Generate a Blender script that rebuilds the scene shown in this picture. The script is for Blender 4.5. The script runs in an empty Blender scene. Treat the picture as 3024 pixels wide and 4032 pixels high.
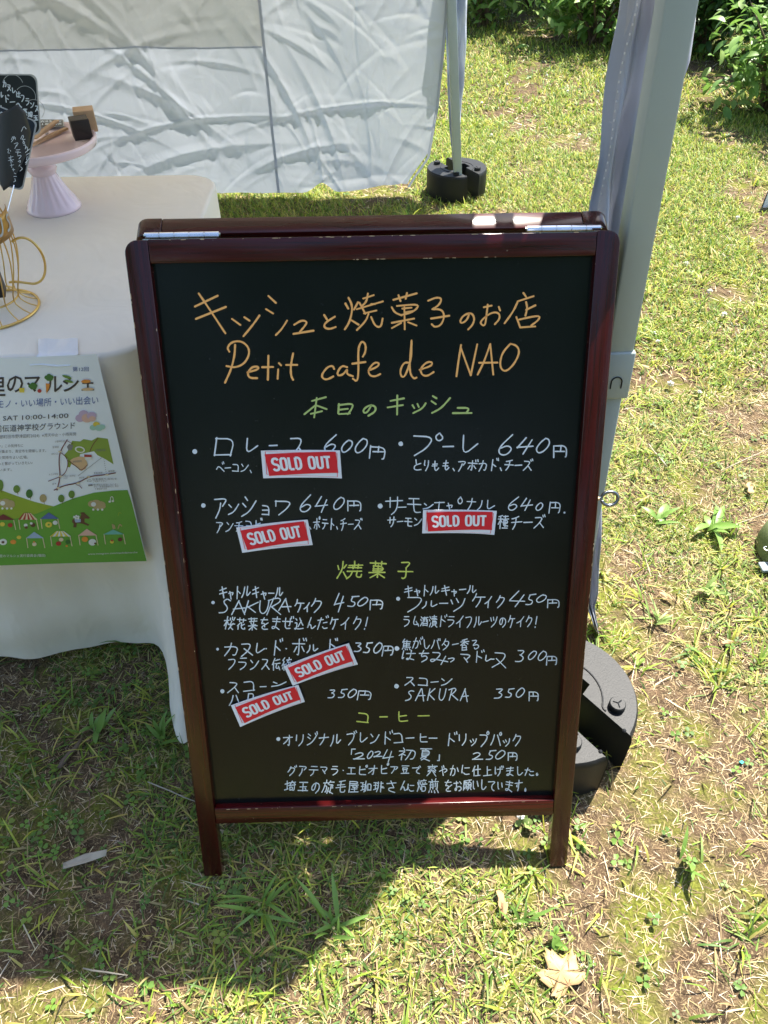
import bpy, math, random
import numpy as np
from mathutils import Vector, Matrix

rnd = random.Random(7)
rng = np.random.default_rng(11)
scene = bpy.context.scene
COL = scene.collection
D = bpy.data

# ------------------------------------------------------------------ camera, world, sun, exposure
CAMX = Vector((0.9997, -0.0230, -0.0081)); CAMD = Vector((-0.0217, -0.6848, -0.7284)); CAMF = Vector((0.0112, 0.7284, -0.6851))
CAM = Vector((-0.0041, -0.4814, 1.2753))
FPX, SZ = 2900.0, 3024 / 1659.0
cd = D.cameras.new('camera'); cam = D.objects.new('camera', cd); COL.objects.link(cam)
cd.sensor_fit = 'VERTICAL'; cd.sensor_height = 36; cd.lens = 36 * FPX / 4032; cd.clip_start = 0.05; cd.clip_end = 400
m = Matrix((CAMX, -CAMD, -CAMF)).transposed()
cam.matrix_world = Matrix.Translation(CAM) @ m.to_4x4()
scene.camera = cam

SUN = Vector((0.31, 0.40, 1.0)).normalized()
w = D.worlds.new('World'); scene.world = w; w.use_nodes = True
nt = w.node_tree; bg = nt.nodes['Background']
sky = nt.nodes.new('ShaderNodeTexSky'); sky.sky_type = 'NISHITA'; sky.sun_disc = False
sky.sun_elevation = math.asin(SUN.z); sky.sun_rotation = math.atan2(SUN.x, SUN.y)
sky.air_density = 1.0; sky.dust_density = 1.5; sky.ozone_density = 1.0
nt.links.new(sky.outputs[0], bg.inputs[0]); bg.inputs[1].default_value = 0.11
sl = D.lights.new('sun', 'SUN'); sl.energy = 5.0; sl.angle = math.radians(0.53); sl.color = (1, 0.945, 0.84)
so = D.objects.new('sun', sl); COL.objects.link(so)
so.rotation_euler = SUN.to_track_quat('Z', 'Y').to_euler()
scene.view_settings.view_transform = 'Standard'; scene.view_settings.look = 'None'
scene.view_settings.exposure = 1.65; scene.view_settings.gamma = 1.0
scene.cycles.max_bounces = 8; scene.cycles.transparent_max_bounces = 8

# ------------------------------------------------------------------ helpers
def ray(px, py):
    return CAMX * ((px * SZ - 1512) / FPX) + CAMD * ((py * SZ - 2016) / FPX) + CAMF
def at(px, py, z=0.0):
    r = ray(px, py); return CAM + r * ((z - CAM.z) / r.z)
def aty(px, py, y0, k=0.0):
    r = ray(px, py); return CAM + r * ((y0 + k * CAM.z - CAM.y) / (r.y - k * r.z))
def onplane(px, py, o, n):
    r = ray(px, py); return CAM + r * ((o - CAM).dot(n) / r.dot(n))

def tag(o, label=None, cat=None, group=None, kind=None):
    if label: o['label'] = label
    if cat: o['category'] = cat
    if group: o['group'] = group
    if kind: o['kind'] = kind
    return o
def empty(name, loc=(0, 0, 0), label=None, cat=None, group=None):
    o = D.objects.new(name, None); COL.objects.link(o); o.location = loc; o.empty_display_size = 0.05
    return tag(o, label, cat, group)
def link(name, me, mat=None, parent=None, smooth=False):
    if mat and not me.materials: me.materials.append(mat)
    o = D.objects.new(name, me); COL.objects.link(o)
    if parent is not None: o.parent = parent
    if smooth: me.polygons.foreach_set('use_smooth', [True] * len(me.polygons))
    return o

class MB:
    def __init__(s): s.v = []; s.f = []
    def add(s, vs, fs):
        b = len(s.v); s.v += [tuple(v) for v in vs]; s.f += [tuple(i + b for i in f) for f in fs]; return s
    def box(s, x0, x1, y0, y1, z0, z1):
        return s.add([(x0,y0,z0),(x1,y0,z0),(x1,y1,z0),(x0,y1,z0),(x0,y0,z1),(x1,y0,z1),(x1,y1,z1),(x0,y1,z1)],
                     [(0,3,2,1),(4,5,6,7),(0,1,5,4),(1,2,6,5),(2,3,7,6),(3,0,4,7)])
    def tube(s, pts, r, n=8, closed=False, caps=True):
        pts = [Vector(p) for p in pts]; N = len(pts); b = []
        rr = r if hasattr(r, '__len__') else [r] * N
        up = Vector((0.13, 0.31, 0.94))
        for i, p in enumerate(pts):
            if closed: t = pts[(i + 1) % N] - pts[i - 1]
            else: t = pts[min(i + 1, N - 1)] - pts[max(i - 1, 0)]
            t.normalize(); a = t.cross(up)
            if a.length < 0.05: a = t.cross(Vector((1, 0, 0)))
            a.normalize(); c = t.cross(a)
            b += [p + (a * math.cos(k * 2 * math.pi / n) + c * math.sin(k * 2 * math.pi / n)) * rr[i] for k in range(n)]
        f = []
        for i in range(N if closed else N - 1):
            j = (i + 1) % N
            for k in range(n): f.append((i*n+k, i*n+(k+1) % n, j*n+(k+1) % n, j*n+k))
        if not closed and caps: f.append(tuple(range(n))[::-1]); f.append(tuple((N-1)*n+k for k in range(n)))
        return s.add(b, f)
    def lathe(s, prof, c=(0, 0, 0), n=48, flute=None):
        b = []; f = []
        for i, (r, z) in enumerate(prof):
            for k in range(n):
                a = 2 * math.pi * k / n; q = r * (1 + (flute(i, a) if flute else 0))
                b.append((c[0] + q * math.cos(a), c[1] + q * math.sin(a), c[2] + z))
        for i in range(len(prof) - 1):
            for k in range(n): f.append((i*n+k, i*n+(k+1) % n, (i+1)*n+(k+1) % n, (i+1)*n+k))
        return s.add(b, f)
    def grid(s, fn, nu, nv):
        b = [fn(i / nu, j / nv) for j in range(nv + 1) for i in range(nu + 1)]
        return s.add(b, [(j*(nu+1)+i, j*(nu+1)+i+1, (j+1)*(nu+1)+i+1, (j+1)*(nu+1)+i) for j in range(nv) for i in range(nu)])
    def mesh(s, name):
        me = D.meshes.new(name); me.from_pydata(s.v, [], s.f); me.update(); return me
    def build(s, name, mat=None, parent=None, smooth=False, bevel=0, solid=0):
        o = link(name, s.mesh(name), mat, parent, smooth)
        if solid:
            md = o.modifiers.new('thickness', 'SOLIDIFY'); md.thickness = solid; md.offset = 0
        if bevel:
            md = o.modifiers.new('bevel', 'BEVEL'); md.width = bevel; md.segments = 2; md.limit_method = 'ANGLE'
            o.data.polygons.foreach_set('use_smooth', [True] * len(o.data.polygons))
        return o

def prism(poly, y0, y1):
    """extrude a closed polygon given in x,z from y0 to y1"""
    n = len(poly); mb = MB()
    return mb.add([(x, y0, z) for x, z in poly] + [(x, y1, z) for x, z in poly],
                  [tuple(range(n)), tuple(range(2*n-1, n-1, -1))] + [((i+1) % n, i, n+i, n+(i+1) % n) for i in range(n)])

# ------------------------------------------------------------------ materials
def mat(name, col, rough=0.6, metal=0.0, spec=0.5, coat=0.0, noise=0.0, nscale=30.0, bump=0.0, bscale=120.0, trans=0.0, attr=None, emit=0):
    mt = D.materials.new(name); mt.use_nodes = True
    n = mt.node_tree.nodes; l = mt.node_tree.links; b = n['Principled BSDF']
    b.inputs['Base Color'].default_value = (*col, 1); b.inputs['Roughness'].default_value = rough
    b.inputs['Metallic'].default_value = metal; b.inputs['Specular IOR Level'].default_value = spec
    b.inputs['Coat Weight'].default_value = coat
    tc = n.new('ShaderNodeTexCoord')
    if noise:
        nz = n.new('ShaderNodeTexNoise'); nz.inputs['Scale'].default_value = nscale; nz.inputs['Detail'].default_value = 6
        l.new(tc.outputs['Object'], nz.inputs['Vector'])
        mx = n.new('ShaderNodeMix'); mx.data_type = 'RGBA'; mx.blend_type = 'MIX'
        mx.inputs['A'].default_value = (*[c * (1 - noise) for c in col], 1)
        mx.inputs['B'].default_value = (*[min(1, c * (1 + noise)) for c in col], 1)
        l.new(nz.outputs['Fac'], mx.inputs['Factor']); l.new(mx.outputs['Result'], b.inputs['Base Color'])
    if attr:
        a = n.new('ShaderNodeAttribute'); a.attribute_name = attr
        l.new(a.outputs['Color'], b.inputs['Base Color'])
    if bump:
        nb = n.new('ShaderNodeTexNoise'); nb.inputs['Scale'].default_value = bscale; nb.inputs['Detail'].default_value = 5
        l.new(tc.outputs['Object'], nb.inputs['Vector'])
        bp = n.new('ShaderNodeBump'); bp.inputs['Strength'].default_value = bump; bp.inputs['Distance'].default_value = 0.002
        l.new(nb.outputs['Fac'], bp.inputs['Height']); l.new(bp.outputs[0], b.inputs['Normal'])
    if trans:
        out = n['Material Output']; tr = n.new('ShaderNodeBsdfTranslucent'); ms = n.new('ShaderNodeMixShader')
        ms.inputs[0].default_value = trans
        tr.inputs[0].default_value = (*col, 1)
        if attr: l.new(a.outputs['Color'], tr.inputs[0])
        l.new(b.outputs[0], ms.inputs[1]); l.new(tr.outputs[0], ms.inputs[2]); l.new(ms.outputs[0], out.inputs[0])
    return mt

def wood_mat(name, base, dark, vertical=True, rough=0.34):
    mt = mat(name, base, rough, spec=0.40, coat=.12)
    n = mt.node_tree.nodes; l = mt.node_tree.links; b = n['Principled BSDF']
    tc = n.new('ShaderNodeTexCoord'); mp = n.new('ShaderNodeMapping')
    mp.inputs['Scale'].default_value = (160, 60, 5) if vertical else (5, 60, 160)
    nz = n.new('ShaderNodeTexNoise'); nz.inputs['Scale'].default_value = 1.5; nz.inputs['Detail'].default_value = 8
    l.new(tc.outputs['Object'], mp.inputs[0]); l.new(mp.outputs[0], nz.inputs['Vector'])
    cr = n.new('ShaderNodeValToRGB'); cr.color_ramp.elements[0].color = (*dark, 1); cr.color_ramp.elements[1].color = (*base, 1)
    cr.color_ramp.elements[0].position = 0.3; cr.color_ramp.elements[1].position = 0.7
    l.new(nz.outputs['Fac'], cr.inputs[0])
    # dust specks
    vz = n.new('ShaderNodeTexNoise'); vz.inputs['Scale'].default_value = 230; vz.inputs['Detail'].default_value = 3
    l.new(tc.outputs['Object'], vz.inputs['Vector'])
    c2 = n.new('ShaderNodeValToRGB'); c2.color_ramp.elements[0].position = 0.735; c2.color_ramp.elements[1].position = 0.78
    c2.color_ramp.elements[1].color = (0.6, 0.6, 0.6, 1)
    l.new(vz.outputs['Fac'], c2.inputs[0])
    mx = n.new('ShaderNodeMix'); mx.data_type = 'RGBA'; mx.inputs['B'].default_value = (0.35, 0.27, 0.2, 1)
    l.new(c2.outputs[0], mx.inputs['Factor']); l.new(cr.outputs[0], mx.inputs['A']); l.new(mx.outputs['Result'], b.inputs['Base Color'])
    bp = n.new('ShaderNodeBump'); bp.inputs['Strength'].default_value = 0.3; bp.inputs['Distance'].default_value = 0.0007
    l.new(nz.outputs['Fac'], bp.inputs['Height']); l.new(bp.outputs[0], b.inputs['Normal'])
    return mt

M = {}
M['wood_v'] = wood_mat('mahogany_stained_wood_upright', (0.058, 0.0042, 0.0040), (0.018, 0.0018, 0.0018), True, .22)
M['wood_h'] = wood_mat('mahogany_stained_wood_rail', (0.072, 0.0042, 0.0046), (0.022, 0.0018, 0.002), False, .22)
M['chip'] = mat('bare_wood_chip', (0.55, 0.40, 0.24), 0.8)
M['steel'] = mat('steel', (0.80, 0.82, 0.85), 0.22, metal=1.0, noise=0.15)
M['darksteel'] = mat('dark_steel', (0.25, 0.26, 0.27), 0.28, metal=1.0)
M['white_ink'] = mat('white_chalk_ink', (0.72, 0.79, 0.84), 0.6)
M['orange_ink'] = mat('orange_chalk_ink', (1.0, 0.50, 0.15), 0.6)
M['green_ink'] = mat('green_chalk_ink', (0.46, 0.58, 0.19), 0.6)
M['lime_ink'] = mat('yellow_green_chalk_ink', (0.60, 0.66, 0.13), 0.6)
M['paper'] = mat('sticker_card_white', (0.80, 0.81, 0.85), 0.5)
M['red'] = mat('sticker_red', (0.72, 0.012, 0.025), 0.5)
M['printwhite'] = mat('sticker_print_white', (0.84, 0.84, 0.86), 0.5)
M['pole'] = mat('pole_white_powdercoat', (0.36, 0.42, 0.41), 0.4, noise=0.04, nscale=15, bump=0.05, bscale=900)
M['plastic_black'] = mat('black_moulded_plastic', (0.014, 0.015, 0.017), 0.5, spec=0.28, bump=0.3, bscale=420, noise=.35, nscale=14)
M['ivory'] = mat('ceramic', (0.86, 0.68, 0.72), 0.16, spec=0.5, coat=0.25)
M['gold'] = mat('gold_wire', (0.72, 0.50, 0.17), 0.28, metal=1.0)
M['bronze'] = mat('bronze_plate', (0.45, 0.25, 0.07), 0.35, metal=0.8)
M['card_black'] = mat('blackboard_card', (0.012, 0.015, 0.018), 0.35)
M['card_grey'] = mat('worn_black_card', (0.035, 0.037, 0.04), 0.45)
M['card_edge'] = mat('laminate_edge', (0.45, 0.46, 0.46), 0.4)
M['lightwood'] = mat('light_wood', (0.50, 0.32, 0.19), 0.55, noise=0.15, nscale=60)
M['darkblock'] = mat('dark_brown_block', (0.022, 0.015, 0.014), 0.5)
M['tape'] = mat('white_tape', (0.72, 0.75, 0.80), 0.22, coat=0.3, bump=0.4, bscale=60)

def panel_mat():
    mt = mat('green_black_board', (0.010, 0.013, 0.011), 0.30, spec=0.32)
    n = mt.node_tree.nodes; l = mt.node_tree.links; b = n['Principled BSDF']
    tc = n.new('ShaderNodeTexCoord')
    a = n.new('ShaderNodeTexNoise'); a.inputs['Scale'].default_value = 6; a.inputs['Detail'].default_value = 5
    l.new(tc.outputs['Object'], a.inputs['Vector'])
    s = n.new('ShaderNodeTexNoise'); s.inputs['Scale'].default_value = 190; s.inputs['Detail'].default_value = 3
    l.new(tc.outputs['Object'], s.inputs['Vector'])
    cr = n.new('ShaderNodeValToRGB'); cr.color_ramp.elements[0].position = 0.745; cr.color_ramp.elements[1].position = 0.80
    cr.color_ramp.elements[1].color = (0.5, 0.5, 0.5, 1); l.new(s.outputs['Fac'], cr.inputs[0])
    c1 = n.new('ShaderNodeValToRGB'); c1.color_ramp.elements[0].color = (0.002, 0.0035, 0.0032, 1); c1.color_ramp.elements[1].color = (0.009, 0.011, 0.010, 1)
    l.new(a.outputs['Fac'], c1.inputs[0])
    mx = n.new('ShaderNodeMix'); mx.data_type = 'RGBA'; mx.inputs['B'].default_value = (0.10, 0.10, 0.09, 1)
    l.new(cr.outputs[0], mx.inputs['Factor']); l.new(c1.outputs[0], mx.inputs['A']); l.new(mx.outputs['Result'], b.inputs['Base Color'])
    mr = n.new('ShaderNodeMapRange'); mr.inputs['To Min'].default_value = 0.17; mr.inputs['To Max'].default_value = 0.27
    l.new(a.outputs['Fac'], mr.inputs['Value']); l.new(mr.outputs[0], b.inputs['Roughness'])
    return mt
M['panel'] = panel_mat()

def cloth_mat(name, col, trans, weave=900, bump=0.25, rough=0.8, mott=0.06, crinkle=0.0):
    mt = mat(name, col, rough, spec=0.25, noise=mott, nscale=9, trans=trans)
    n = mt.node_tree.nodes; l = mt.node_tree.links; b = n['Principled BSDF']
    tc = n.new('ShaderNodeTexCoord')
    nz = n.new('ShaderNodeTexNoise'); nz.inputs['Scale'].default_value = weave; nz.inputs['Detail'].default_value = 2
    l.new(tc.outputs['Object'], nz.inputs['Vector'])
    bp = n.new('ShaderNodeBump'); bp.inputs['Strength'].default_value = bump; bp.inputs['Distance'].default_value = 0.0008
    l.new(nz.outputs['Fac'], bp.inputs['Height'])
    last = bp
    if crinkle:
        mp = n.new('ShaderNodeMapping'); mp.inputs['Scale'].default_value = (1, 1, 0.7)
        l.new(tc.outputs['Object'], mp.inputs[0])
        n1 = n.new('ShaderNodeTexNoise'); n1.inputs['Scale'].default_value = 7; n1.inputs['Detail'].default_value = 2
        n1.inputs['Distortion'].default_value = 1.6
        l.new(mp.outputs[0], n1.inputs['Vector'])
        v = n.new('ShaderNodeTexVoronoi'); v.inputs['Scale'].default_value = 11; v.distance = 'EUCLIDEAN'; v.feature = 'SMOOTH_F1'
        v.inputs['Smoothness'].default_value = 0.35
        vm = n.new('ShaderNodeVectorMath'); vm.operation = 'MULTIPLY_ADD'; vm.inputs[1].default_value = (0.25, 0.25, 0.25)
        l.new(n1.outputs['Color'], vm.inputs[0]); l.new(mp.outputs[0], vm.inputs[2]); l.new(vm.outputs[0], v.inputs['Vector'])
        b2 = n.new('ShaderNodeBump'); b2.inputs['Strength'].default_value = crinkle; b2.inputs['Distance'].default_value = 0.02
        l.new(v.outputs['Distance'], b2.inputs['Height']); l.new(bp.outputs[0], b2.inputs['Normal']); last = b2
    l.new(last.outputs[0], b.inputs['Normal'])
    for t in n:
        if t.type == 'BSDF_TRANSLUCENT' and not crinkle: l.new(last.outputs[0], t.inputs['Normal'])
    return mt
M['tablecloth'] = cloth_mat('ivory_cotton', (0.90, 0.845, 0.75), 0.10, 700, 0.35, crinkle=0.10)
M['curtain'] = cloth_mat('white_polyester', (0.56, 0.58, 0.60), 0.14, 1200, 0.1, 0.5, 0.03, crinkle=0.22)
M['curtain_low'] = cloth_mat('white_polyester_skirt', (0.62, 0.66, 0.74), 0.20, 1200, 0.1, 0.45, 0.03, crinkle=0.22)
M['seam'] = cloth_mat('grey_binding', (0.46, 0.50, 0.60), 0.2, 600, 0.3)
M['roof'] = cloth_mat('canopy_fabric', (0.82, 0.79, 0.74), 0.36, 900, 0.1)
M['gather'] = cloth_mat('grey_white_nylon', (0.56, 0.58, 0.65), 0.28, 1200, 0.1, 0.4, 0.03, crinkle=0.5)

# ------------------------------------------------------------------ ground
def gz(x, y):
    return 0.006 * np.sin(3.1 * x + 1.3 * y) * np.cos(2.3 * y - x) + 0.003 * np.sin(11 * x + 2) * np.sin(9 * y + 1) - 0.004
def ground_mat():
    mt = mat('soil_thatch_moss', (0.1, 0.07, 0.045), 0.95, spec=0.15)
    n = mt.node_tree.nodes; l = mt.node_tree.links; b = n['Principled BSDF']
    tc = n.new('ShaderNodeTexCoord')
    def noise(s, d=6, dis=0.0):
        z = n.new('ShaderNodeTexNoise'); z.inputs['Scale'].default_value = s; z.inputs['Detail'].default_value = d
        z.inputs['Distortion'].default_value = dis; l.new(tc.outputs['Object'], z.inputs['Vector']); return z
    def ramp(src, p0, p1, c0=(0, 0, 0), c1=(1, 1, 1)):
        r = n.new('ShaderNodeValToRGB'); r.color_ramp.elements[0].position = p0; r.color_ramp.elements[1].position = p1
        r.color_ramp.elements[0].color = (*c0, 1); r.color_ramp.elements[1].color = (*c1, 1); l.new(src, r.inputs[0]); return r
    def mix(f, a, c):
        x = n.new('ShaderNodeMix'); x.data_type = 'RGBA'; l.new(f, x.inputs['Factor']); l.new(a, x.inputs['A'])
        if isinstance(c, tuple): x.inputs['B'].default_value = (*c, 1)
        else: l.new(c, x.inputs['B'])
        return x.outputs['Result']
    soil = ramp(noise(38, 10).outputs['Fac'], 0.3, 0.75, (0.030, 0.020, 0.012), (0.13, 0.085, 0.05)).outputs[0]
    straw = ramp(noise(140, 4, 2.5).outputs['Fac'], 0.52, 0.66).outputs[0]
    c = mix(straw, soil, (0.24, 0.18, 0.10))
    moss = ramp(noise(7, 5).outputs['Fac'], 0.48, 0.62).outputs[0]
    mo = ramp(noise(240, 3).outputs['Fac'], 0.3, 0.7, (0.06, 0.065, 0.012), (0.17, 0.18, 0.03)).outputs[0]
    c = mix(moss, c, mo)
    l.new(c, b.inputs['Base Color'])
    nb = noise(90, 10); bp = n.new('ShaderNodeBump'); bp.inputs['Strength'].default_value = 0.9; bp.inputs['Distance'].default_value = 0.012
    l.new(nb.outputs['Fac'], bp.inputs['Height']); l.new(bp.outputs[0], b.inputs['Normal'])
    return mt
xs = np.concatenate([[-150, -60, -25, -12], np.linspace(-6, 6, 241), [12, 25, 60, 150]])
ys = np.concatenate([[-150, -60, -20, -6], np.linspace(-2, 10, 241), [16, 30, 70, 200]])
XX, YY = np.meshgrid(xs, ys)
ZZ = gz(XX, YY)
me = D.meshes.new('ground'); nx, ny = len(xs), len(ys)
vv = np.stack([XX, YY, ZZ], -1).reshape(-1, 3)
ii = np.arange((ny - 1) * nx).reshape(ny - 1, nx)[:, :-1].ravel()
me.from_pydata(vv.tolist(), [], np.stack([ii, ii + 1, ii + nx + 1, ii + nx], -1).tolist())
g = link('ground', me, ground_mat(), smooth=True); tag(g, kind='structure')

def np_mesh(name, V, F4, C, mt, kind='stuff', label=None, cat=None):
    """V (n,3), F4 (m,4) quads, C (n,3) colours"""
    me = D.meshes.new(name)
    me.vertices.add(len(V)); me.vertices.foreach_set('co', V.astype(np.float32).ravel())
    me.loops.add(F4.size); me.loops.foreach_set('vertex_index', F4.astype(np.int32).ravel())
    me.polygons.add(len(F4)); me.polygons.foreach_set('loop_start', np.arange(0, F4.size, 4, dtype=np.int32))
    me.polygons.foreach_set('loop_total', np.full(len(F4), 4, dtype=np.int32)) if False else None
    me.update(calc_edges=True)
    a = me.attributes.new('col', 'FLOAT_COLOR', 'POINT')
    a.data.foreach_set('color', np.concatenate([C, np.ones((len(C), 1))], 1).astype(np.float32).ravel())
    o = link(name, me, mt); return tag(o, label, cat, kind=kind)

def blades(P, L, W, heading, lean, curl, col, nseg=3):
    """ribbon blades: P (n,2) base, length, width, heading angle, lean (0 upright..1 flat), curl"""
    n = len(P); V = np.zeros((n, (nseg + 1) * 2, 3)); t = np.linspace(0, 1, nseg + 1)
    h = np.stack([np.cos(heading), np.sin(heading)], -1); s = np.stack([-h[:, 1], h[:, 0]], -1)
    z0 = gz(P[:, 0], P[:, 1])
    px = P.copy(); pz = z0.copy(); ang = (1 - lean) * math.pi / 2
    for k in range(nseg + 1):
        wd = W * (1 - t[k] ** 2.2) * 0.5 + 0.0001
        V[:, 2*k, :2] = px + s * wd[:, None]; V[:, 2*k+1, :2] = px - s * wd[:, None]
        V[:, 2*k, 2] = pz; V[:, 2*k+1, 2] = pz + wd * 0.35
        st = L / nseg
        px = px + h * (st * np.cos(ang))[:, None]; pz = np.maximum(pz + st * np.sin(ang), z0 + 0.001)
        ang = ang - curl / nseg
    b = (np.arange(n) * (nseg + 1) * 2)[:, None]
    F = np.concatenate([np.stack([b[:, 0]+2*k, b[:, 0]+2*k+1, b[:, 0]+2*k+3, b[:, 0]+2*k+2], -1) for k in range(nseg)])
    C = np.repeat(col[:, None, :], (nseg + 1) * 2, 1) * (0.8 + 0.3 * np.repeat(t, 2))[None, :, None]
    return V.reshape(-1, 3), F, C.reshape(-1, 3)

def fbm(x, y, s, seed=0):
    r = np.random.default_rng(seed); v = 0; a = 1; tot = 0
    for o in range(4):
        for k in range(3):
            th = r.uniform(0, 6.28); ph = r.uniform(0, 6.28); f = s * 2 ** o * r.uniform(0.7, 1.3)
            v = v + a * np.sin(f * (x * np.cos(th) + y * np.sin(th)) + ph); tot += a
        a *= 0.6
    return v / tot * 1.6 + 0.5
BARE = [(0.925, 1.42, .10), (0.83, 0.93, .07), (0.97, 0.78, .09), (0.18, 0.06, .05), (1.3, 2.0, .12), (1.0, 2.5, .12), (-.5, .1, .07), (0.60, 2.3, .1)]
def sample(n, x0, x1, y0, y1, thr=0.35, seed=3, s=5.0, power=1.0):
    x = rng.uniform(x0, x1, n); y = rng.uniform(y0, y1, n)
    d = fbm(x, y, s, seed); p = np.clip((d - thr) * 2.2 + 0.5, 0.06, 1)
    for bx, by, br in BARE:
        q = np.hypot(x - bx, (y - by) * 0.8) / br; p = np.where(q < 1.4, p * np.clip(q - 0.35, 0.0, 1), p)
    # only what the frame (and a step to the side) can see
    vis = (x > -(0.62 + 0.52 * (y + 0.9))) & (x < 1.0 + 0.56 * (y + 0.9))
    k = (rng.uniform(0, 1, n) < p) & vis
    return np.stack([x[k], y[k]], -1)
def colours(n, pal, wts, jit=0.2):
    pal = np.array(pal); c = pal[rng.choice(len(pal), n, p=np.array(wts) / sum(wts))]
    return c * rng.uniform(1 - jit, 1 + jit, (n, 1)) * rng.uniform(1 - jit * .3, 1 + jit * .3, (n, 3))
GREEN = [(0.25, 0.37, 0.045), (0.45, 0.48, 0.07), (0.17, 0.28, 0.04), (0.56, 0.49, 0.14), (0.10, 0.18, 0.035), (0.38, 0.30, 0.14)]
GW = [4, 3, 3, 2, 1.8, .9]
M['grass'] = mat('grass_blade', (0.2, 0.3, 0.05), 0.5, spec=0.45, trans=0.40, attr='col')
M['straw'] = mat('dry_straw', (0.4, 0.3, 0.2), 0.7, spec=0.3, attr='col')
NEARP = [(0.23, 0.34, 0.05), (0.37, 0.44, 0.075), (0.14, 0.25, 0.045), (0.54, 0.47, 0.18), (0.09, 0.16, 0.035), (0.40, 0.33, 0.15), (0.20, 0.19, 0.05)]
parts = []
def add_blades(P, Lr, Wr, lean, curl, pal=GREEN, wts=GW, hd=None, nseg=3):
    n = len(P)
    parts.append(blades(P, rng.uniform(*Lr, n), rng.uniform(*Wr, n), rng.uniform(0, 6.283, n) if hd is None else hd,
                        rng.uniform(*lean, n), rng.uniform(*curl, n), colours(n, pal, wts), nseg))
def flush(name, mt, label, cat):
    off = 0; V, F, C = [], [], []
    for v, f, c in parts: V.append(v); F.append(f + off); C.append(c); off += len(v)
    parts.clear()
    return np_mesh(name, np.concatenate(V), np.concatenate(F), np.concatenate(C), mt, 'stuff', label, cat)
# near lawn
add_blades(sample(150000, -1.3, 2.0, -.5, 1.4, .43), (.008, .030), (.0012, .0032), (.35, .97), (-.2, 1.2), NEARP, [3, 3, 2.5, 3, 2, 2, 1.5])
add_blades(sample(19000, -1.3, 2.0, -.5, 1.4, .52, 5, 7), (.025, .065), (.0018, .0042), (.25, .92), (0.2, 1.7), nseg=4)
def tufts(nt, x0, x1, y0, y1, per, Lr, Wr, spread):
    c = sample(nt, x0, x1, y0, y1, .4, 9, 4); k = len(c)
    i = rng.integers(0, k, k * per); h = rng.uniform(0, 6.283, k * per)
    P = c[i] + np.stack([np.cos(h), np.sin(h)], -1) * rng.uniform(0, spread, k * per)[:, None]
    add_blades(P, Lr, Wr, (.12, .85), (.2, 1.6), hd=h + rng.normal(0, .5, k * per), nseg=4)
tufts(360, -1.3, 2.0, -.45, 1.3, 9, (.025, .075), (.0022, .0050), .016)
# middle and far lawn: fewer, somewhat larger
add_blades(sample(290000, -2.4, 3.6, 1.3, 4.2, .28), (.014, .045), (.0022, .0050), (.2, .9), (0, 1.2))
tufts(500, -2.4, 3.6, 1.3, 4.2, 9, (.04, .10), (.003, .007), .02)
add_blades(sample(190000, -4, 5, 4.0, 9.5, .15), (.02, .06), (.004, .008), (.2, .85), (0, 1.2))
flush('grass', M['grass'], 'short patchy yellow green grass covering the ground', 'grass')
# dry litter
TAN = [(0.42, 0.31, 0.16), (0.60, 0.48, 0.30), (0.26, 0.18, 0.09), (0.15, 0.10, 0.06), (0.52, 0.45, 0.33)]
def litter(n, x0, x1, y0, y1, Lr, Wr):
    x = rng.uniform(x0, x1, n); y = rng.uniform(y0, y1, n); k = (x > -(0.62 + 0.52 * (y + 0.9))) & (x < 1.0 + 0.56 * (y + 0.9))
    P = np.stack([x[k], y[k]], -1); add_blades(P, Lr, Wr, (.82, 1.0), (-.3, .3), TAN, [3.5, 2.2, 3.2, 3.2, 1.2], nseg=2)
litter(115000, -1.3, 2.0, -.5, 1.4, (.005, .022), (.0005, .0012))
litter(1800, -1.3, 2.0, -.5, 1.4, (.02, .06), (.0010, .0028))
litter(40000, -2.4, 3.6, 1.3, 4.2, (.012, .05), (.0015, .004))
litter(14000, -4, 5, 4.0, 9, (.03, .08), (.003, .008))
flush('dry_straw', M['straw'], 'scattered dry straw and dead grass bits between the green blades', 'straw')

# clover: trefoils
def trefoils(P, R, H, col):
    n = len(P); V = []; F = []; C = []; z0 = gz(P[:, 0], P[:, 1])
    a0 = rng.uniform(0, 6.28, n); tx = rng.normal(0, .25, n); ty = rng.normal(0, .25, n); b = 0
    for k in range(3):
        a = a0 + k * 2.094
        ring = [(0.05, 0, 0), (0.55, 0.42, .10), (1.0, 0.30, .06), (0.92, 0, 0), (1.0, -0.30, .06), (0.55, -0.42, .10)]
        W_ = []
        for (u, v, zz) in ring:
            x = R * (u * np.cos(a) - v * np.sin(a)); y = R * (u * np.sin(a) + v * np.cos(a))
            W_.append(np.stack([P[:, 0] + x, P[:, 1] + y, z0 + H + R * zz + tx * x + ty * y], -1))
        V.append(np.stack(W_, 1).reshape(-1, 3)); i = np.arange(n) * 6 + b
        F.append(np.stack([i, i+1, i+2, i+3], -1)); F.append(np.stack([i, i+3, i+4, i+5], -1)); b += n * 6
        C.append(np.repeat(col, 6, 0))
    return np.concatenate(V), np.concatenate(F), np.concatenate(C)
cc = []
for (cx, cy, s, n) in [(-.55, .30, .16, 60), (-.42, .12, .12, 34), (-.62, .05, .10, 40), (-.35, -.10, .12, 30), (-.25, .55, .15, 40), (-.47, .42, .10, 40),
                       (.10, .02, .06, 14), (.40, -.12, .12, 14), (.02, -.02, .05, 8), (.5, .0, .12, 10), (.30, .05, .06, 10), (-.2, -.02, .06, 10),
                       (.7, .35, .12, 30), (1.0, 1.1, .2, 40), (.8, 2.2, .4, 70), (.9, 3.6, .6, 120), (1.4, 4.4, .6, 120)]:
    cc.append(np.stack([rng.normal(cx, s, n), rng.normal(cy, s * .7, n)], -1))
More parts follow.
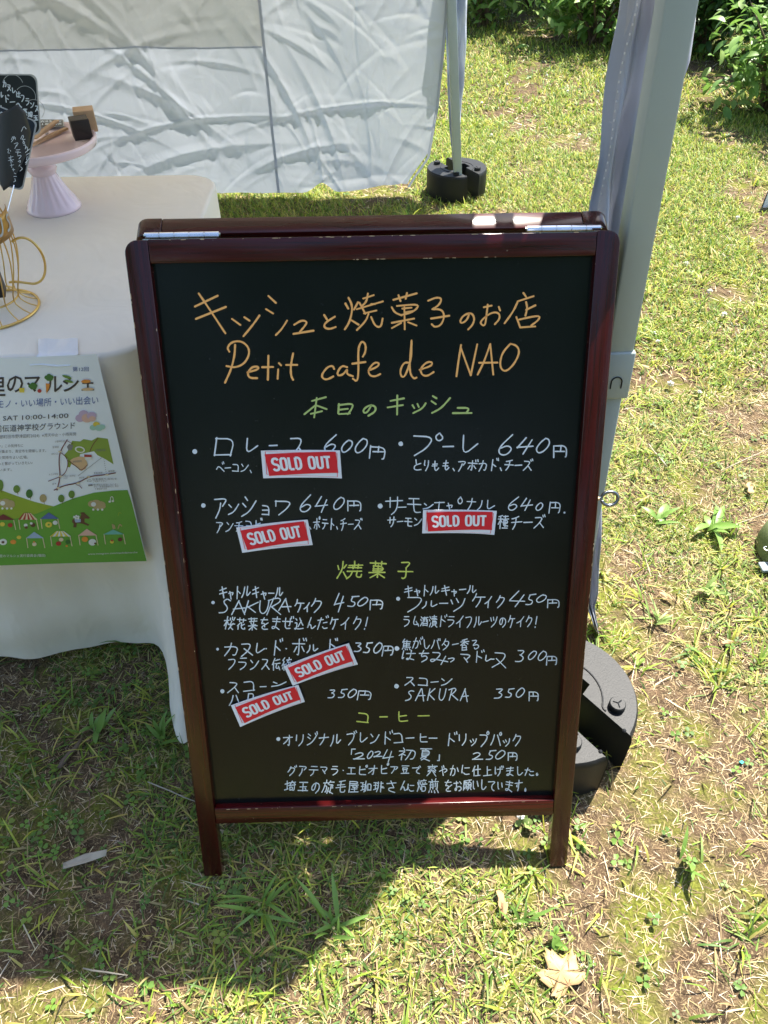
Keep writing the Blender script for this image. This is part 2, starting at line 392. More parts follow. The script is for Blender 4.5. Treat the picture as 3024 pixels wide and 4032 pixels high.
cc = np.concatenate(cc); n = len(cc)
tv = trefoils(cc, rng.uniform(.006, .012, n) * np.where(cc[:, 1] > 1.5, 1.6, 1), rng.uniform(.004, .014, n),
              colours(n, [(0.12, 0.22, 0.045), (0.16, 0.28, 0.05), (0.25, 0.34, 0.06)], [4, 3, 1]))
np_mesh('clover', *tv, M['grass'], 'stuff', 'green three-leaved clover growing in patches among the grass', 'clover')

# broad-leaved weeds
def leaf_mesh(name, L, W, fold=.25, droop=.3, n=5, serr=0.0):
    vs = []; fs = []
    for i in range(n + 1):
        t = i / n; w_ = W * .5 * math.sin(math.pi * min(1, t * .93 + .05)) ** .8 * (1 + (serr if i % 2 else -serr)); z = .35 * L * t - droop * L * t * t
        vs += [(L*t, -w_, z + w_ * fold), (L*t, 0, z), (L*t, w_, z + w_ * fold)]
        if i: b = 3*(i-1); fs += [(b, b+3, b+4, b+1), (b+1, b+4, b+5, b+2)]
    me = D.meshes.new(name); me.from_pydata(vs, [], fs); me.polygons.foreach_set('use_smooth', [True]*len(fs)); return me
M['weed'] = mat('weed_leaf', (0.19, 0.33, 0.07), 0.42, spec=0.5, trans=0.35, noise=0.25, nscale=25)
M['weed2'] = mat('weed_leaf_pale', (0.33, 0.45, 0.15), 0.45, spec=0.5, trans=0.35, noise=0.2, nscale=25)
M['stem'] = mat('plant_stem', (0.20, 0.20, 0.07), 0.6)
def weed(loc, n, L, W, label, mt, name='weed_plant', rise=.3, seed=1):
    r = random.Random(seed); e = empty(name, loc, label, 'weed')
    lm = leaf_mesh('leaf', L, W, droop=rise + .1); lm.materials.append(mt)
    MB().tube([(0, 0, -.004), (0.001, 0, .012)], .0025, 6).build('stem', M['stem'], e)
    for k in range(n):
        o = link('leaf', lm, None, e); s = r.uniform(.65, 1.15)
        o.location = (r.uniform(-.004, .004), r.uniform(-.004, .004), .006)
        o.rotation_euler = (r.uniform(-.5, .5), r.uniform(-.9, .1), r.uniform(0, 6.283)); o.scale = (s*r.uniform(.6, 1.15), s*r.uniform(.6, 1.1), s)
        o.location = (r.uniform(-.012, .012), r.uniform(-.012, .012), .003)
    return e
weed(at(1535, 1145), 11, .075, .022, 'pale broad-leaved weed rosette in the sunlit lawn left of the green bag', M['weed'], rise=.25, seed=2)
weed(at(1420, 1130), 6, .055, .014, 'narrow-leaved weed in the lawn beside the white pole, level with the eye screw', M['weed'], seed=3)
weed(at(1415, 1345), 12, .060, .008, 'thin-leaved grass rosette in the lawn above the black round weight', M['weed2'], rise=.1, seed=4)
weed(at(1532, 1285), 7, .060, .012, 'bright green weed with long pointed leaves beside the bare soil patch', M['weed2'], rise=.1, seed=5)
weed(at(1480, 1870), 6, .060, .010, 'long-bladed weed in the sunny grass right of the board foot', M['weed'], rise=.1, seed=6)
weed(at(1137, 1783), 5, .022, .020, 'small round-leaved weed beside the right front leg of the menu board', M['weed2'], rise=.1, seed=7)
weed(at(352, 1600), 9, .06, .010, 'dark green weed tuft in the shade just left of the board leg', M['weed'], rise=.1, seed=8)
weed(at(1200, 2035), 6, .026, .020, 'round-leaved weed just above the large tan maple leaf', M['weed'], rise=.1, seed=9)
weed(at(560, 1960), 12, .085, .009, 'long-bladed grass tuft in the shade below the left board leg', M['weed'], rise=.1, seed=10)
weed(at(720, 2010), 12, .075, .009, 'long-bladed grass tuft at the edge of the tent shadow', M['weed'], rise=.1, seed=11)
weed(at(1120, 2000), 10, .07, .006, 'wiry grass tuft in the sun between brown leaf and maple leaf', M['weed'], rise=.1, seed=12)
weed(at(210, 1580), 8, .05, .012, 'leafy weed in the shade below the hem of the tablecloth', M['weed'], rise=.1, seed=13)

# fallen leaves, twigs, flowers
M['dry_tan'] = mat('dry_leaf_tan', (0.50, 0.34, 0.16), 0.6, noise=0.25, nscale=40, trans=0.2)
M['dry_brown'] = mat('dry_leaf_brown', (0.40, 0.24, 0.12), 0.7, noise=0.35, nscale=50, trans=0.1)
M['dry_grey'] = mat('dry_leaf_grey', (0.36, 0.32, 0.25), 0.75, noise=0.3, nscale=60)
def maple():
    tips = [(-84, .62), (-66, .56), (-40, .98), (-20, .70), (0, 1.12), (21, .68), (44, .95), (68, .55), (88, .66)]
    pts = []
    for i, (a, r) in enumerate(tips):
        a2 = math.radians(a)
        if i % 2 == 0:
            for da, q in ((-14, .74), (-9, .86), (-6, .80), (0, 1), (6, .83), (9, .88), (14, .72)): pts.append((math.sin(a2 + math.radians(da)) * r * q, math.cos(a2 + math.radians(da)) * r * q))
        else: pts.append((math.sin(a2) * r, math.cos(a2) * r))
    pts += [(.25, -.12), (0, 0), (-.25, -.12)]
    return pts
def flat_leaf(name, pts, s, loc, rot, mt, label, cat='leaf', curl=.12, stalk=True, vein=True):
    cx = sum(p[0] for p in pts) / len(pts); cy = sum(p[1] for p in pts) / len(pts); N = len(pts)
    vs = []; fs = []
    for ring in (0.0, .4, .75, 1.0):
        for (x, y) in pts:
            X = cx + (x - cx) * ring; Y = cy + (y - cy) * ring
            vs.append((X * s, Y * s, s * (curl * (X*X*.7 - .4*Y*X) + .05 * math.sin(7*X + 3*Y)) + .006))
    for r in range(3):
        for k in range(N): fs.append((r*N+k, r*N+(k+1) % N, (r+1)*N+(k+1) % N, (r+1)*N+k))
    e = empty(name, loc, label, cat); e.rotation_euler = (0, 0, rot)
    MB().add(vs, fs).build('blade', mt, e, smooth=True, solid=.0006)
    if stalk: MB().tube([(0, .02*s, .006), (.05*s, -.35*s, .010), (.16*s, -.7*s, .004)], .0009, 5).build('stalk', mt, e)
    if vein:
        v = MB()
        for a, r in ((0, 1.0), (-35, .8), (38, .8), (-78, .45), (82, .5)):
            a = math.radians(a); v.tube([(0, 0, .0075), (math.sin(a)*r*s*.5, math.cos(a)*r*s*.5, .0078 + s*curl*.1*abs(math.sin(a))), (math.sin(a)*r*s*.85, math.cos(a)*r*s*.85, .0078 + s*curl*.4*math.sin(a)**2)], .0006, 4)
        v.build('vein', M['dry_brown'], e)
    return e
ml = flat_leaf('maple_leaf', maple(), .052, at(1228, 2130, .004), 0.35, M['dry_tan'], 'large tan dry maple leaf lying in the sunlit grass at the bottom of the photo')
ml.rotation_euler = (0.1, -0.1, 0.5)
crum = [(-.3, -1), (-.15, -.5), (-.35, 0), (-.2, .5), (-.3, .95), (.05, 1.1), (.3, .8), (.2, .3), (.38, -.1), (.15, -.6)]
flat_leaf('dry_leaf', crum, .022, at(1085, 1958, .004), .1, M['dry_brown'], 'small crumpled brown leaf standing in the sunlit grass below the board rail', curl=.9, stalk=False, vein=False)
flat_leaf('dry_leaf', crum, .026, at(1618, 1055, .004), 2.9, M['dry_tan'], 'curled light brown leaf at the right edge level with the eye screw', curl=.8, stalk=False, vein=False)
flat_leaf('dry_leaf', crum, .018, at(1440, 1292, .004), .8, M['dry_brown'], 'small brown leaf scrap in the lawn above the black weight', curl=.5, stalk=False, vein=False)
flat_leaf('dry_leaf', crum, .014, at(1570, 1390, .004), 1.8, M['dry_brown'], 'orange brown leaf scrap right of the black round weight', curl=.6, stalk=False, vein=False)
flat_leaf('dry_leaf', [(-.2, -1), (-.28, 0), (-.1, 1), (.12, .9), (.20, 0), (.1, -1)], .036, at(187, 1860, .004), -1.25, M['dry_grey'], 'long pale grey dead leaf in the shade left of the board leg', curl=1.3, stalk=False, vein=False)
flat_leaf('dry_leaf', crum, .012, at(1445, 687, .004), .8, M['dry_brown'], 'tiny rust coloured leaf on the lawn beside the white pole', curl=.5, stalk=False, vein=False)
def stick(a, b, r, label, mt, name='twig', cat='twig'):
    a = Vector(a); b = Vector(b); e = empty(name, a, label, cat); d = b - a
    pts = [d * t + Vector((rnd.uniform(-1, 1), rnd.uniform(-1, 1), rnd.uniform(-.3, .6))) * r * .6 for t in (0, .25, .5, .75, 1)]
    MB().tube([p + Vector((0, 0, r)) for p in pts], [r*.8, r, r*.95, r*.85, r*.5], 7).build('bark', mt, e, smooth=True); return e
M['bark'] = mat('bark', (0.14, 0.10, 0.07), 0.9, noise=0.4, nscale=80, bump=.8, bscale=200)
stick(at(132, 1660, .0), at(178, 1600, .0), .005, 'short thick grey brown stick in the shade under the tablecloth', M['bark'])
stick(at(320, 1690, .004), at(423, 1732, .004), .0013, 'thin pale bent straw stem running into the left board leg', M['dry_grey'])
stick(at(180, 2092, .004), at(275, 2108, .004), .0014, 'thin pale straw stem in the shade at the bottom left', M['dry_grey'])
stick(at(1440, 1010, .004), at(1400, 960, .004), .0022, 'pale dry reed beside the white pole foot', M['dry_grey'])
stick(at(1556, 1018, .004), at(1660, 970, .004), .0012, 'thin dry stem at the right edge of the lawn', M['dry_grey'])
stick(at(1570, 1140, .004), at(1659, 1108, .004), .0010, 'fine dry stem near the right edge above the green bag', M['dry_grey'])
M['petal'] = mat('white_petal', (0.8, 0.8, 0.76), 0.6)
def flower(loc, label, s=.007):
    e = empty('clover_flower', loc, label, 'flower')
    MB().tube([(0, 0, -.004), (0, 0, .016)], .0007, 5).build('stem', M['stem'], e)
    f = MB(); r = random.Random(int(loc[0]*1000))
    for k in range(40):
        u = r.uniform(-.2, 1); a = r.uniform(0, 6.28); q = math.sqrt(1 - u*u) if u < 1 else 0
        d = Vector((q*math.cos(a), q*math.sin(a), u)); t = d.cross(Vector((.3, .2, .9))).normalized()*.25
        f.add([Vector((0, 0, .018)) + d*s*.3 - t*s, Vector((0, 0, .018)) + d*s*.3 + t*s, Vector((0, 0, .018)) + d*s + t*s*.5, Vector((0, 0, .018)) + d*s - t*s*.5], [(0, 1, 2, 3)])
    f.build('petals', M['petal'], e); return e
flower(at(1122, 1772), 'white clover flower under the bottom rail of the menu board')
flower(at(1411, 730), 'white clover flower in the lawn right of the pole joint')
flower(at(1418, 748), 'lower of two white clover flowers right of the pole joint')
flower(at(1507, 858), 'white clover flower beside the bare soil patch right of the pole')
for i, (px, py) in enumerate([(1290, 205), (1225, 205), (1590, 480), (1445, 840), (1560, 690), (1180, 170), (1040, 230), (1095, 190), (1060, 300), (1480, 580), (1530, 640), (1250, 300)]):
    f = flower(at(px, py), 'tiny white clover flower scattered in the far sunlit lawn', .011); f['group'] = 'white flowers in the far lawn'
tl_ = prism([(-.004, -.002), (.005, -.003), (.006, .002), (-.002, .004)], 0, .001).build('plastic_scrap', mat('teal_plastic', (0.05, 0.45, 0.42), .4), None)
tl_.location = at(1601, 1647, .006); tl_.rotation_euler = (1.4, .3, .4); tag(tl_, 'tiny teal plastic scrap lying in the grass at the lower right', 'litter')

# ------------------------------------------------------------------ shrubs
def shrub(name, loc, rad, nleaf, npart, leafL, pal, label, seed, cat='shrub', base=0.15, lift=0.0):
    r = random.Random(seed); g_ = np.random.default_rng(seed); e = empty(name, loc, label, cat)
    rx, ry, rz = rad; br = MB(); nodes = []
    for k in range(16):
        a = r.uniform(0, 6.28); q = r.uniform(.3, .95); h = r.uniform(.35, 1.0)
        tip = Vector((rx*q*math.cos(a), ry*q*math.sin(a), rz*(h*1.2) + lift)); mid = tip * .5 + Vector((0, 0, rz*.18))
        br.tube([(r.uniform(-.05, .05), r.uniform(-.05, .05), -.02), mid*.6, mid, tip], [.012, .009, .006, .002], 5)
        nodes += [(mid*.6).lerp(mid, t) for t in (.3, .8)] + [mid.lerp(tip, t) for t in (.2, .5, .8, 1)]
    br.build('branches', M['bark'], e, smooth=True)
    lm = leaf_mesh('leaf', leafL, leafL*.45, fold=.2, droop=.45, n=4)
    def spot():
        c = nodes[r.randrange(len(nodes))]; s_ = .26
        p = Vector((c.x + r.gauss(0, rx*s_), c.y + r.gauss(0, ry*s_), c.z + r.gauss(0, rz*s_*.8)))
        p.z = max(p.z, .02 + r.random()*.1); return p
    vs = np.array([v.co for v in lm.vertices]); fs = np.array([p.vertices for p in lm.polygons])
    V, F, C = [], [], []
    for k in range(nleaf):
        p = spot(); ro = Matrix.Rotation(r.uniform(0, 6.283), 3, 'Z') @ Matrix.Rotation(r.uniform(-.6, .9), 3, 'Y') @ Matrix.Rotation(r.uniform(-.6, .6), 3, 'X')
        s_ = r.uniform(.6, 1.2); V.append(vs @ (np.array(ro).T * s_) + np.array(p)); F.append(fs + k*len(vs))
        C.append(np.tile(np.array(pal[r.randrange(len(pal))]) * r.uniform(.75, 1.2), (len(vs), 1)))
    f = np_mesh('foliage', np.concatenate(V), np.concatenate(F), np.concatenate(C), M['grass'], 'stuff'); f.parent = e
    lm2 = [leaf_mesh('leaf', leafL, leafL*.45, fold=.2, droop=d, n=4) for d in (.3, .6)]
    for x in lm2: x.materials.append(M['weed'])
    toCam = (CAM - Vector(loc)).normalized()
    for k in range(npart):
        p = spot() + Vector((toCam.x*rx, toCam.y*ry, 0))*.35 + Vector((0, 0, rz*.1)); o = link('leaf', lm2[k % 2], None, e); o.location = p
        o.rotation_euler = (r.uniform(-.6, .6), r.uniform(-.4, .9), r.uniform(0, 6.283)); s_ = r.uniform(.7, 1.25); o.scale = (s_, s_, s_)
    return e
DK = [(0.07, 0.15, 0.035), (0.10, 0.21, 0.045), (0.05, 0.11, 0.03)]
LT = [(0.18, 0.32, 0.06), (0.30, 0.44, 0.12), (0.12, 0.24, 0.05)]
shrub('shrub', (2.35, 4.25, 0), (.42, .5, .55), 1100, 120, .085, LT, 'light green leafy shrub at the right edge behind the white pole', 21)
shrub('shrub', (3.1, 5.2, 0), (.7, .8, .8), 2200, 40, .09, DK, 'large dark shrub behind the light green one in the top right corner', 22)
shrub('shrub', (1.75, 6.1, 0), (.6, .5, .6), 1600, 60, .09, LT, 'mid green shrub at the back of the lawn between the two tent poles', 23)
shrub('shrub', (2.5, 5.9, 0), (.6, .5, .75), 1900, 20, .09, DK, 'dark shrub seen on both sides of the near white pole', 24)
shrub('shrub', (0.98, 6.8, 0), (.5, .45, .75), 1500, 30, .10, LT, 'bright-leaved shrub just right of the far tent pole at the top', 25)
for i, (x, y, lab) in enumerate([(.3, 7.9, 'leftmost dark shrub of the hedge row beyond the lawn'), (1.5, 7.7, 'second dark shrub of the hedge row, behind the mid green shrub'),
                                 (2.9, 7.3, 'third dark shrub of the hedge row, left of the large corner shrub'), (4.2, 6.6, 'rightmost dark shrub of the hedge row beyond the lawn')]):
    sh = shrub('hedge_shrub', (x, y, 0), (.9, .7, 1.1), 2400, 0, .10, DK, lab, 30 + i); sh['group'] = 'hedge row beyond the lawn'
# two trees behind the hedge whose crowns shade the far lawn
def tree(loc, h, cr, label, seed):
    r = random.Random(seed); e = empty('tree', loc, label, 'tree')
    MB().tube([(0, 0, -.1), (.05, .02, h*.4), (-.03, .05, h*.75), (0, 0, h)], [.16, .12, .09, .04], 10).build('trunk', M['bark'], e, smooth=True)
    b = MB(); nodes = []
    for k in range(14):
        a = k*2.4; z0 = h*(.45 + .04*k); tip = Vector((math.cos(a)*cr*r.uniform(.5, .95), math.sin(a)*cr*r.uniform(.5, .95), z0 + r.uniform(.2, .8)))
        b.tube([(0, 0, z0), tip*.5 + Vector((0, 0, z0*.5 + .1)), tip], [.045, .03, .01], 6); nodes += [tip, tip*.7 + Vector((0, 0, z0*.3))]
    b.build('limbs', M['bark'], e, smooth=True)
    lm = leaf_mesh('leaf', .13, .07, n=3); vs = np.array([v.co for v in lm.vertices]); fs = np.array([p.vertices for p in lm.polygons]); V, F, C = [], [], []
    for k in range(3800):
        c = nodes[r.randrange(len(nodes))]; p = np.array(c) + np.array([r.gauss(0, .33), r.gauss(0, .33), r.gauss(0, .22)])
        ro = np.array(Matrix.Rotation(r.uniform(0, 6.28), 3, 'Z') @ Matrix.Rotation(r.uniform(-.7, .7), 3, 'X'))
        V.append(vs @ ro.T + p); F.append(fs + k*len(vs)); C.append(np.tile(np.array(DK[k % 3])*r.uniform(.8, 1.3), (len(vs), 1)))
    f = np_mesh('crown', np.concatenate(V), np.concatenate(F), np.concatenate(C), M['grass'], 'stuff'); f.parent = e
def woods(loc, h, cr, label, seed, n=2600, L=.30):
    r = random.Random(seed); e = empty('tree', loc, label, 'tree', 'trees standing behind the photographer')
    MB().tube([(0, 0, -.1), (.06, .02, h*.4), (-.05, .05, h*.9)], [.17, .13, .05], 9).build('trunk', M['bark'], e, smooth=True)
    lm = leaf_mesh('leaf', L, L*.55, n=2); vs = np.array([v.co for v in lm.vertices]); fs = np.array([p.vertices for p in lm.polygons]); V, F, C = [], [], []
    cl_ = [(r.gauss(0, cr*.5), r.gauss(0, cr*.4), r.uniform(.4, h)) for _ in range(30)]
    for k in range(n):
        c = cl_[r.randrange(30)]; p = np.array(c) + np.array([r.gauss(0, .45), r.gauss(0, .45), r.gauss(0, .4)]); p[2] = max(.1, p[2])
        ro = np.array(Matrix.Rotation(r.uniform(0, 6.28), 3, 'Z') @ Matrix.Rotation(r.uniform(-.9, .9), 3, 'X'))
        V.append(vs @ ro.T + p); F.append(fs + k*len(vs)); C.append(np.tile(np.array(DK[k % 3])*r.uniform(.8, 1.3), (len(vs), 1)))
    f = np_mesh('crown', np.concatenate(V), np.concatenate(F), np.concatenate(C), M['grass'], 'stuff'); f.parent = e
for i, (x, y) in enumerate([(-6.5, -5.5), (-3.6, -7.5), (-.8, -8), (2.2, -7.8), (5, -6.5)]):
    woods((x, y, 0), 5.2, 2.2, 'leafy tree standing at the edge of the ground behind the photographer', 70 + i)
tree((2.6, 9.3, 0), 4.2, 1.7, 'broad-leaved tree behind the hedge row whose shade falls on the back of the lawn', 51)
tree((5.4, 8.0, 0), 4.2, 1.7, 'second broad-leaved tree beyond the right end of the hedge row', 52)

# ------------------------------------------------------------------ tent (frame, roof), its loose walls and weights
K = .09
tent = empty('canopy_tent', (0, 0, 0), 'white pop-up canopy tent with square metal legs standing over the table and board', 'tent')
NB = Vector((.337, .345, 0)); FB = Vector((0, 2.93, 0))
def poledir(x0, x1): return x0, x1
def leg(name, p0, p1, w_, z_split):
    p0 = Vector(p0); p1 = Vector(p1); d = (p1 - p0).normalized()
    q = Vector((0, 0, 1)).rotation_difference(d).to_euler()
    e = MB()
    L = (p1 - p0).length
    h = w_/2; e.box(-h, h, -h, h, z_split, L)
    o = e.build(name, M['pole'], tent, bevel=.003); o.location = p0; o.rotation_euler = q
    i = MB().box(-h*.80, h*.80, -h*.80, h*.80, .004, z_split - .001).build('inner_leg', M['pole'], o, bevel=.002)
    c = MB().box(-h*1.16, h*1.16, -h*1.16, h*1.16, z_split - .040, z_split + .032).build('leg_collar', M['pole'], o, bevel=.003)
    f = MB().box(-h*1.5, h*1.5, -h*1.5, h*1.5, -.002, .004).build('foot_plate', M['steel'], o)
    pts = [(.0075*math.cos(a), -h*1.16 - .0006, z_split - .012 + .0075*math.sin(a)) for a in np.linspace(0, math.pi, 12)]
    pts = [(.0075, -h*1.16 - .0006, z_split - .022)] + pts + [(-.0075, -h*1.16 - .0006, z_split - .022)]
    MB().tube(pts, .0010, 5).build('button_slot', M['plastic_black'], o)
    return o
def pole_line(px0, py0, px1, py1, y0):
    a = aty(px0, py0, y0, K); b = aty(px1, py1, y0, K); d = (b - a)
    base = a + d * ((0 - a.z) / d.z); top = a + d * ((1.55 - a.z) / d.z); return base, top
# near leg: centre line of its front face in the photo
HW = .018
b0, t0 = pole_line(2688/SZ, 0, 2524/SZ, 937/SZ, .345 - HW)
b0.y += HW; t0.y += HW
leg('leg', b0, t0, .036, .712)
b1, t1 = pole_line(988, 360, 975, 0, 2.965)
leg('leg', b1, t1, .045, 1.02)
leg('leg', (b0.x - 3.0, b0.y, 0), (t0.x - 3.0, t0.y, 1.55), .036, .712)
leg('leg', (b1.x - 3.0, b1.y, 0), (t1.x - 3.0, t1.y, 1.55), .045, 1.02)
# roof: pyramid with valance
X0, X1, Y0, Y1 = -2.72, 0.335, .462, 3.25
ZE, ZV = 1.58, 1.42
rf = MB(); apex = ((X0+X1)/2, (Y0+Y1)/2, 2.55); cs = [(X0, Y0), (X1, Y0), (X1, Y1), (X0, Y1)]
def bow(u, i):     # unseen eave shaped with an inward bow so sun reaches the board top
    e = min(u, 1-u)*2.9; d = .14*(1-math.exp(-e/.26)); return Vector(((0, -d, 0, d)[i], (d*.3, 0, -d*.3, 0)[i], 0))
for i in range(4):
    a, b = cs[i], cs[(i+1) % 4]
    rf.grid(lambda u, v: (Vector((a[0], a[1], ZE)).lerp(Vector((b[0], b[1], ZE)), u) + bow(u, i)).lerp(Vector(apex), v) - Vector((0, 0, .10*math.sin(math.pi*u)*math.sin(math.pi*v))), 60, 8)
rf.build('roof_cover', M['roof'], tent, smooth=True, solid=.001)
for i in range(4):
    a, b = cs[i], cs[(i+1) % 4]
    nrm = Vector((b[1]-a[1], a[0]-b[0], 0)).normalized()
    MB().grid(lambda u, v: Vector((a[0], a[1], ZE - .002)).lerp(Vector((b[0], b[1], ZE - .002)), u) + bow(u, i) + Vector((0, 0, -v*(ZE-ZV-.012*math.cos(u*50)))) + nrm*.012*v*math.sin(u*31), 60, 4).build('valance', M['roof'], tent, smooth=True, solid=.001)
for i in range(4):
    a, b = cs[i], cs[(i+1) % 4]; s_ = .012
    v = MB(); A = Vector((a[0], a[1], ZE - .05)); B = Vector((b[0], b[1], ZE - .05)); c_ = Vector((*apex[:2], ZE - .05)); A = A.lerp(c_, .03); B = B.lerp(c_, .03)
    for k in range(4):
        p, q = A.lerp(B, k/4), A.lerp(B, (k+1)/4)
        v.tube([p, q + Vector((0, 0, -.25))], s_, 4); v.tube([p + Vector((0, 0, -.25)), q], s_, 4)
    v.build('scissor_truss', M['pole'], tent)

# weights
def half_disc(parent, side, R, H, slot):
    mb = MB(); N = 26; ang = [math.pi * k / N for k in range(N + 1)]
    notch = .030
    poly = []
    x_in = slot / 2
    for a in ang: poly.append((R*math.cos(a), max(x_in, R*math.sin(a))))
    poly += [(-notch, x_in), (-notch*.8, x_in + notch*.9), (notch*.8, x_in + notch*.9), (notch, x_in)]
    mb_v = []; rings = [(0.985, 0), (1, .006), (1, H - .014), (.985, H - .004), (.955, H)]
    n = len(poly); cx, cy = 0, R*.45
    for (s_, z) in rings: mb_v += [(cx + (x-cx)*s_, side*(cy + (y-cy)*s_), z) for x, y in poly]
    fs = []
    for r in range(len(rings)-1):
        for k in range(n):
            q = (r*n+k, r*n+(k+1) % n, (r+1)*n+(k+1) % n, (r+1)*n+k); fs.append(q if side > 0 else q[::-1])
    top = tuple(range((len(rings)-1)*n, len(rings)*n)); fs.append(top if side > 0 else top[::-1])
    bot = tuple(range(n)); fs.append(bot[::-1] if side > 0 else bot)
    o = MB().add(mb_v, fs).build('half_disc', M['plastic_black'], parent)
    d = math.radians(38)
    o.data.polygons.foreach_set('use_smooth', [True]*len(o.data.polygons)); o.data.set_sharp_from_angle(angle=d)
    for a in (35, 145):
        c = (R*.72*math.cos(math.radians(a)), side*R*.72*math.sin(math.radians(a)))
        k = MB().lathe([(.0001, H+.013), (.013, H+.013), (.0145, H+.011), (.015, H - .002)], (c[0], c[1], 0), 20)
        k = k.build('filler_cap', M['plastic_black'], o, smooth=False)
        m_ = MB()
        for t in (0, 2.09, 4.19):
            m_.tube([(c[0], c[1], H + .0135), (c[0] + .009*math.cos(t + .5), c[1] + .009*math.sin(t + .5), H + .0135)], .0012, 4)
        m_.build('cap_rib', M['plastic_black'], k)
    for a in (12, 168):
        c = (R*.88*math.cos(math.radians(a)), side*(R*.88*math.sin(math.radians(a)) + .006))
        MB().lathe([(.0001, H+.003), (.003, H+.002), (.004, H-.001)], (c[0], c[1], 0), 12).build('rivet', M['plastic_black'], o, smooth=True)
    arc = [(R*.55*math.cos(a), side*max(x_in + .006, R*.55*math.sin(a)), H + .0005) for a in np.linspace(.12, math.pi - .12, 22)]
    MB().tube(arc, .0018, 5).build('moulded_ridge', M['plastic_black'], o, smooth=True)
    return o
def weight(loc, R, H, slot, rot, label):
    e = empty('tent_weight', loc, label, 'tent weight'); e.rotation_euler = (0, 0, rot); e['group'] = 'black round weights on the tent legs'
    for s_ in (1, -1): half_disc(e, s_, R, H, slot)
    return e
weight((.322, .262, -.004), .142, .118, .062, math.radians(127), 'glossy black half-round tent weight pair right behind the menu board')
wf = at(987, 385, .06)
weight((b1.x - .004, b1.y + .10, -.004), .138, .112, .060, math.radians(118), 'black round tent weight with slot around the far leg on the sunlit lawn')

# back sidewall of the tent, hanging in loose wrinkles
WY = 3.02
rr = np.random.default_rng(5)
creases = []
for k in range(420):
    cx = rr.uniform(-1.9, .4); cz = rr.uniform(0, .9); th = rr.choice([rr.normal(-.75, .35), rr.normal(.5, .4), rr.normal(1.5, .3)]); L = rr.uniform(.05, .26)
    creases.append((cx, cz, math.cos(th), math.sin(th), L, rr.uniform(.004, .012), rr.uniform(-.0055, .0065)))
for (px, py, a, L, w_, h) in [(420, 330, .2, .5, .03, .03), (350, 200, -.8, .45, .02, .025), (640, 330, .25, .3, .02, .03), (620, 200, -1.1, .4, .02, .025), (250, 60, -.9, .5, .02, .02),
                              (760, 385, .1, .4, .03, -.02), (850, 350, 1.1, .3, .02, .02), (760, 228, .06, .6, .012, .022), (420, 260, .12, .6, .012, .02), (200, 250, -.3, .4, .012, .018), (690, 330, -1.45, .3, .012, .015), (800, 300, -1.5, .3, .012, .015), (300, 100, 0.3, .4, .02, .02), (150, 20, -.5, .5, .03, .03), (380, 230, -.5, .4, .03, .03), (700, 250, -1.2, .4, .02, .02)]:
    p = aty(px, py, WY, .03); creases.append((p.x, p.z, math.cos(a), math.sin(a), L, w_, h))
def wrinkle(x, z):
    d = .012*np.sin(5.1*x + .7*np.sin(3*z)) + .005*np.sin(13*x + 2.1*z) + .003*np.sin(9*z - 4*x)
    for (cx, cz, c, s, L, w_, h) in creases:
        u = (x-cx)*c + (z-cz)*s; v = -(x-cx)*s + (z-cz)*c + .15*u*u/L
        if abs(h) > .0105: h = h*.55; w_ = w_*.6
        d = d + h * np.maximum(0, 1 - np.abs(v)/(w_*2.2))**1.5 * np.exp(-(u/L)**2 * 2.5) + h*.45*np.tanh(v/(w_*2.0))*np.exp(-(v/.08)**2 - (u/L)**2*2)
    return d
def wx_right(z): return np.interp(z, [0, .03, .145, .35, .55, .75, 1.8], [.175, .19, .268, .300, .315, .325, .33])
def wz_low(x): return .012 + .022*np.abs(np.sin(2.4*x + 1.2)) + .010*np.sin(9*x) + .05*np.exp(-((x + .22)/.05)**2) 
wall = empty('tent_sidewall', (-1.2, WY, 0), 'white wrinkled fabric sidewall hanging across the back of the tent', 'curtain')
SX = aty(600, 395, WY, .03).x
def wall_piece(name, x_a, x_b, z_a, z_b, mt, nu, nv, off=0.0):
    U, Vv = np.meshgrid(np.linspace(0, 1, nu + 1), np.linspace(0, 1, nv + 1))
    zlo = z_a; Z = zlo + (z_b - zlo) * Vv
    XB = wx_right(Z) if x_b is None else np.full_like(Z, x_b)
    X = x_a + (XB - x_a) * U
    if z_a == 0: Z = Z + wz_low(X) * (1 - Vv)
    Y = WY + .03*Z + wrinkle(X, Z) + off + .05*np.clip(.12 - Z, 0, 1)
    me = D.meshes.new(name); me.from_pydata(np.stack([X - wall.location.x, Y - wall.location.y, Z], -1).reshape(-1, 3).tolist(), [],
        [(j*(nu+1)+i, j*(nu+1)+i+1, (j+1)*(nu+1)+i+1, (j+1)*(nu+1)+i) for j in range(nv) for i in range(nu)])
    return link(name, me, mt, wall, smooth=True)
HZ = aty(400, 103, WY, .03).z
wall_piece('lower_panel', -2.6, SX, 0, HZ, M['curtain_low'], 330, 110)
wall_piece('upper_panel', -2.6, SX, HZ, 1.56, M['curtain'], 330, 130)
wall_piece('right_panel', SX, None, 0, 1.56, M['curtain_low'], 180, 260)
wall_piece('seam_strip', SX - .006, SX + .006, 0, 1.55, M['seam'], 3, 260, -.004)
wall_piece('hem_strip', -2.6, SX - .01, HZ - .004, HZ + .002, M['seam'], 330, 1, -.002)
def redge(u, v):
    z = .012 + v*1.54; x = float(wx_right(z)) - .006 + .012*u; return (x - wall.location.x, .03*z + float(wrinkle(x, z)) - .004, z + .02*(1-v))
MB().grid(redge, 1, 200).build('edge_binding', M['seam'], wall, smooth=True)

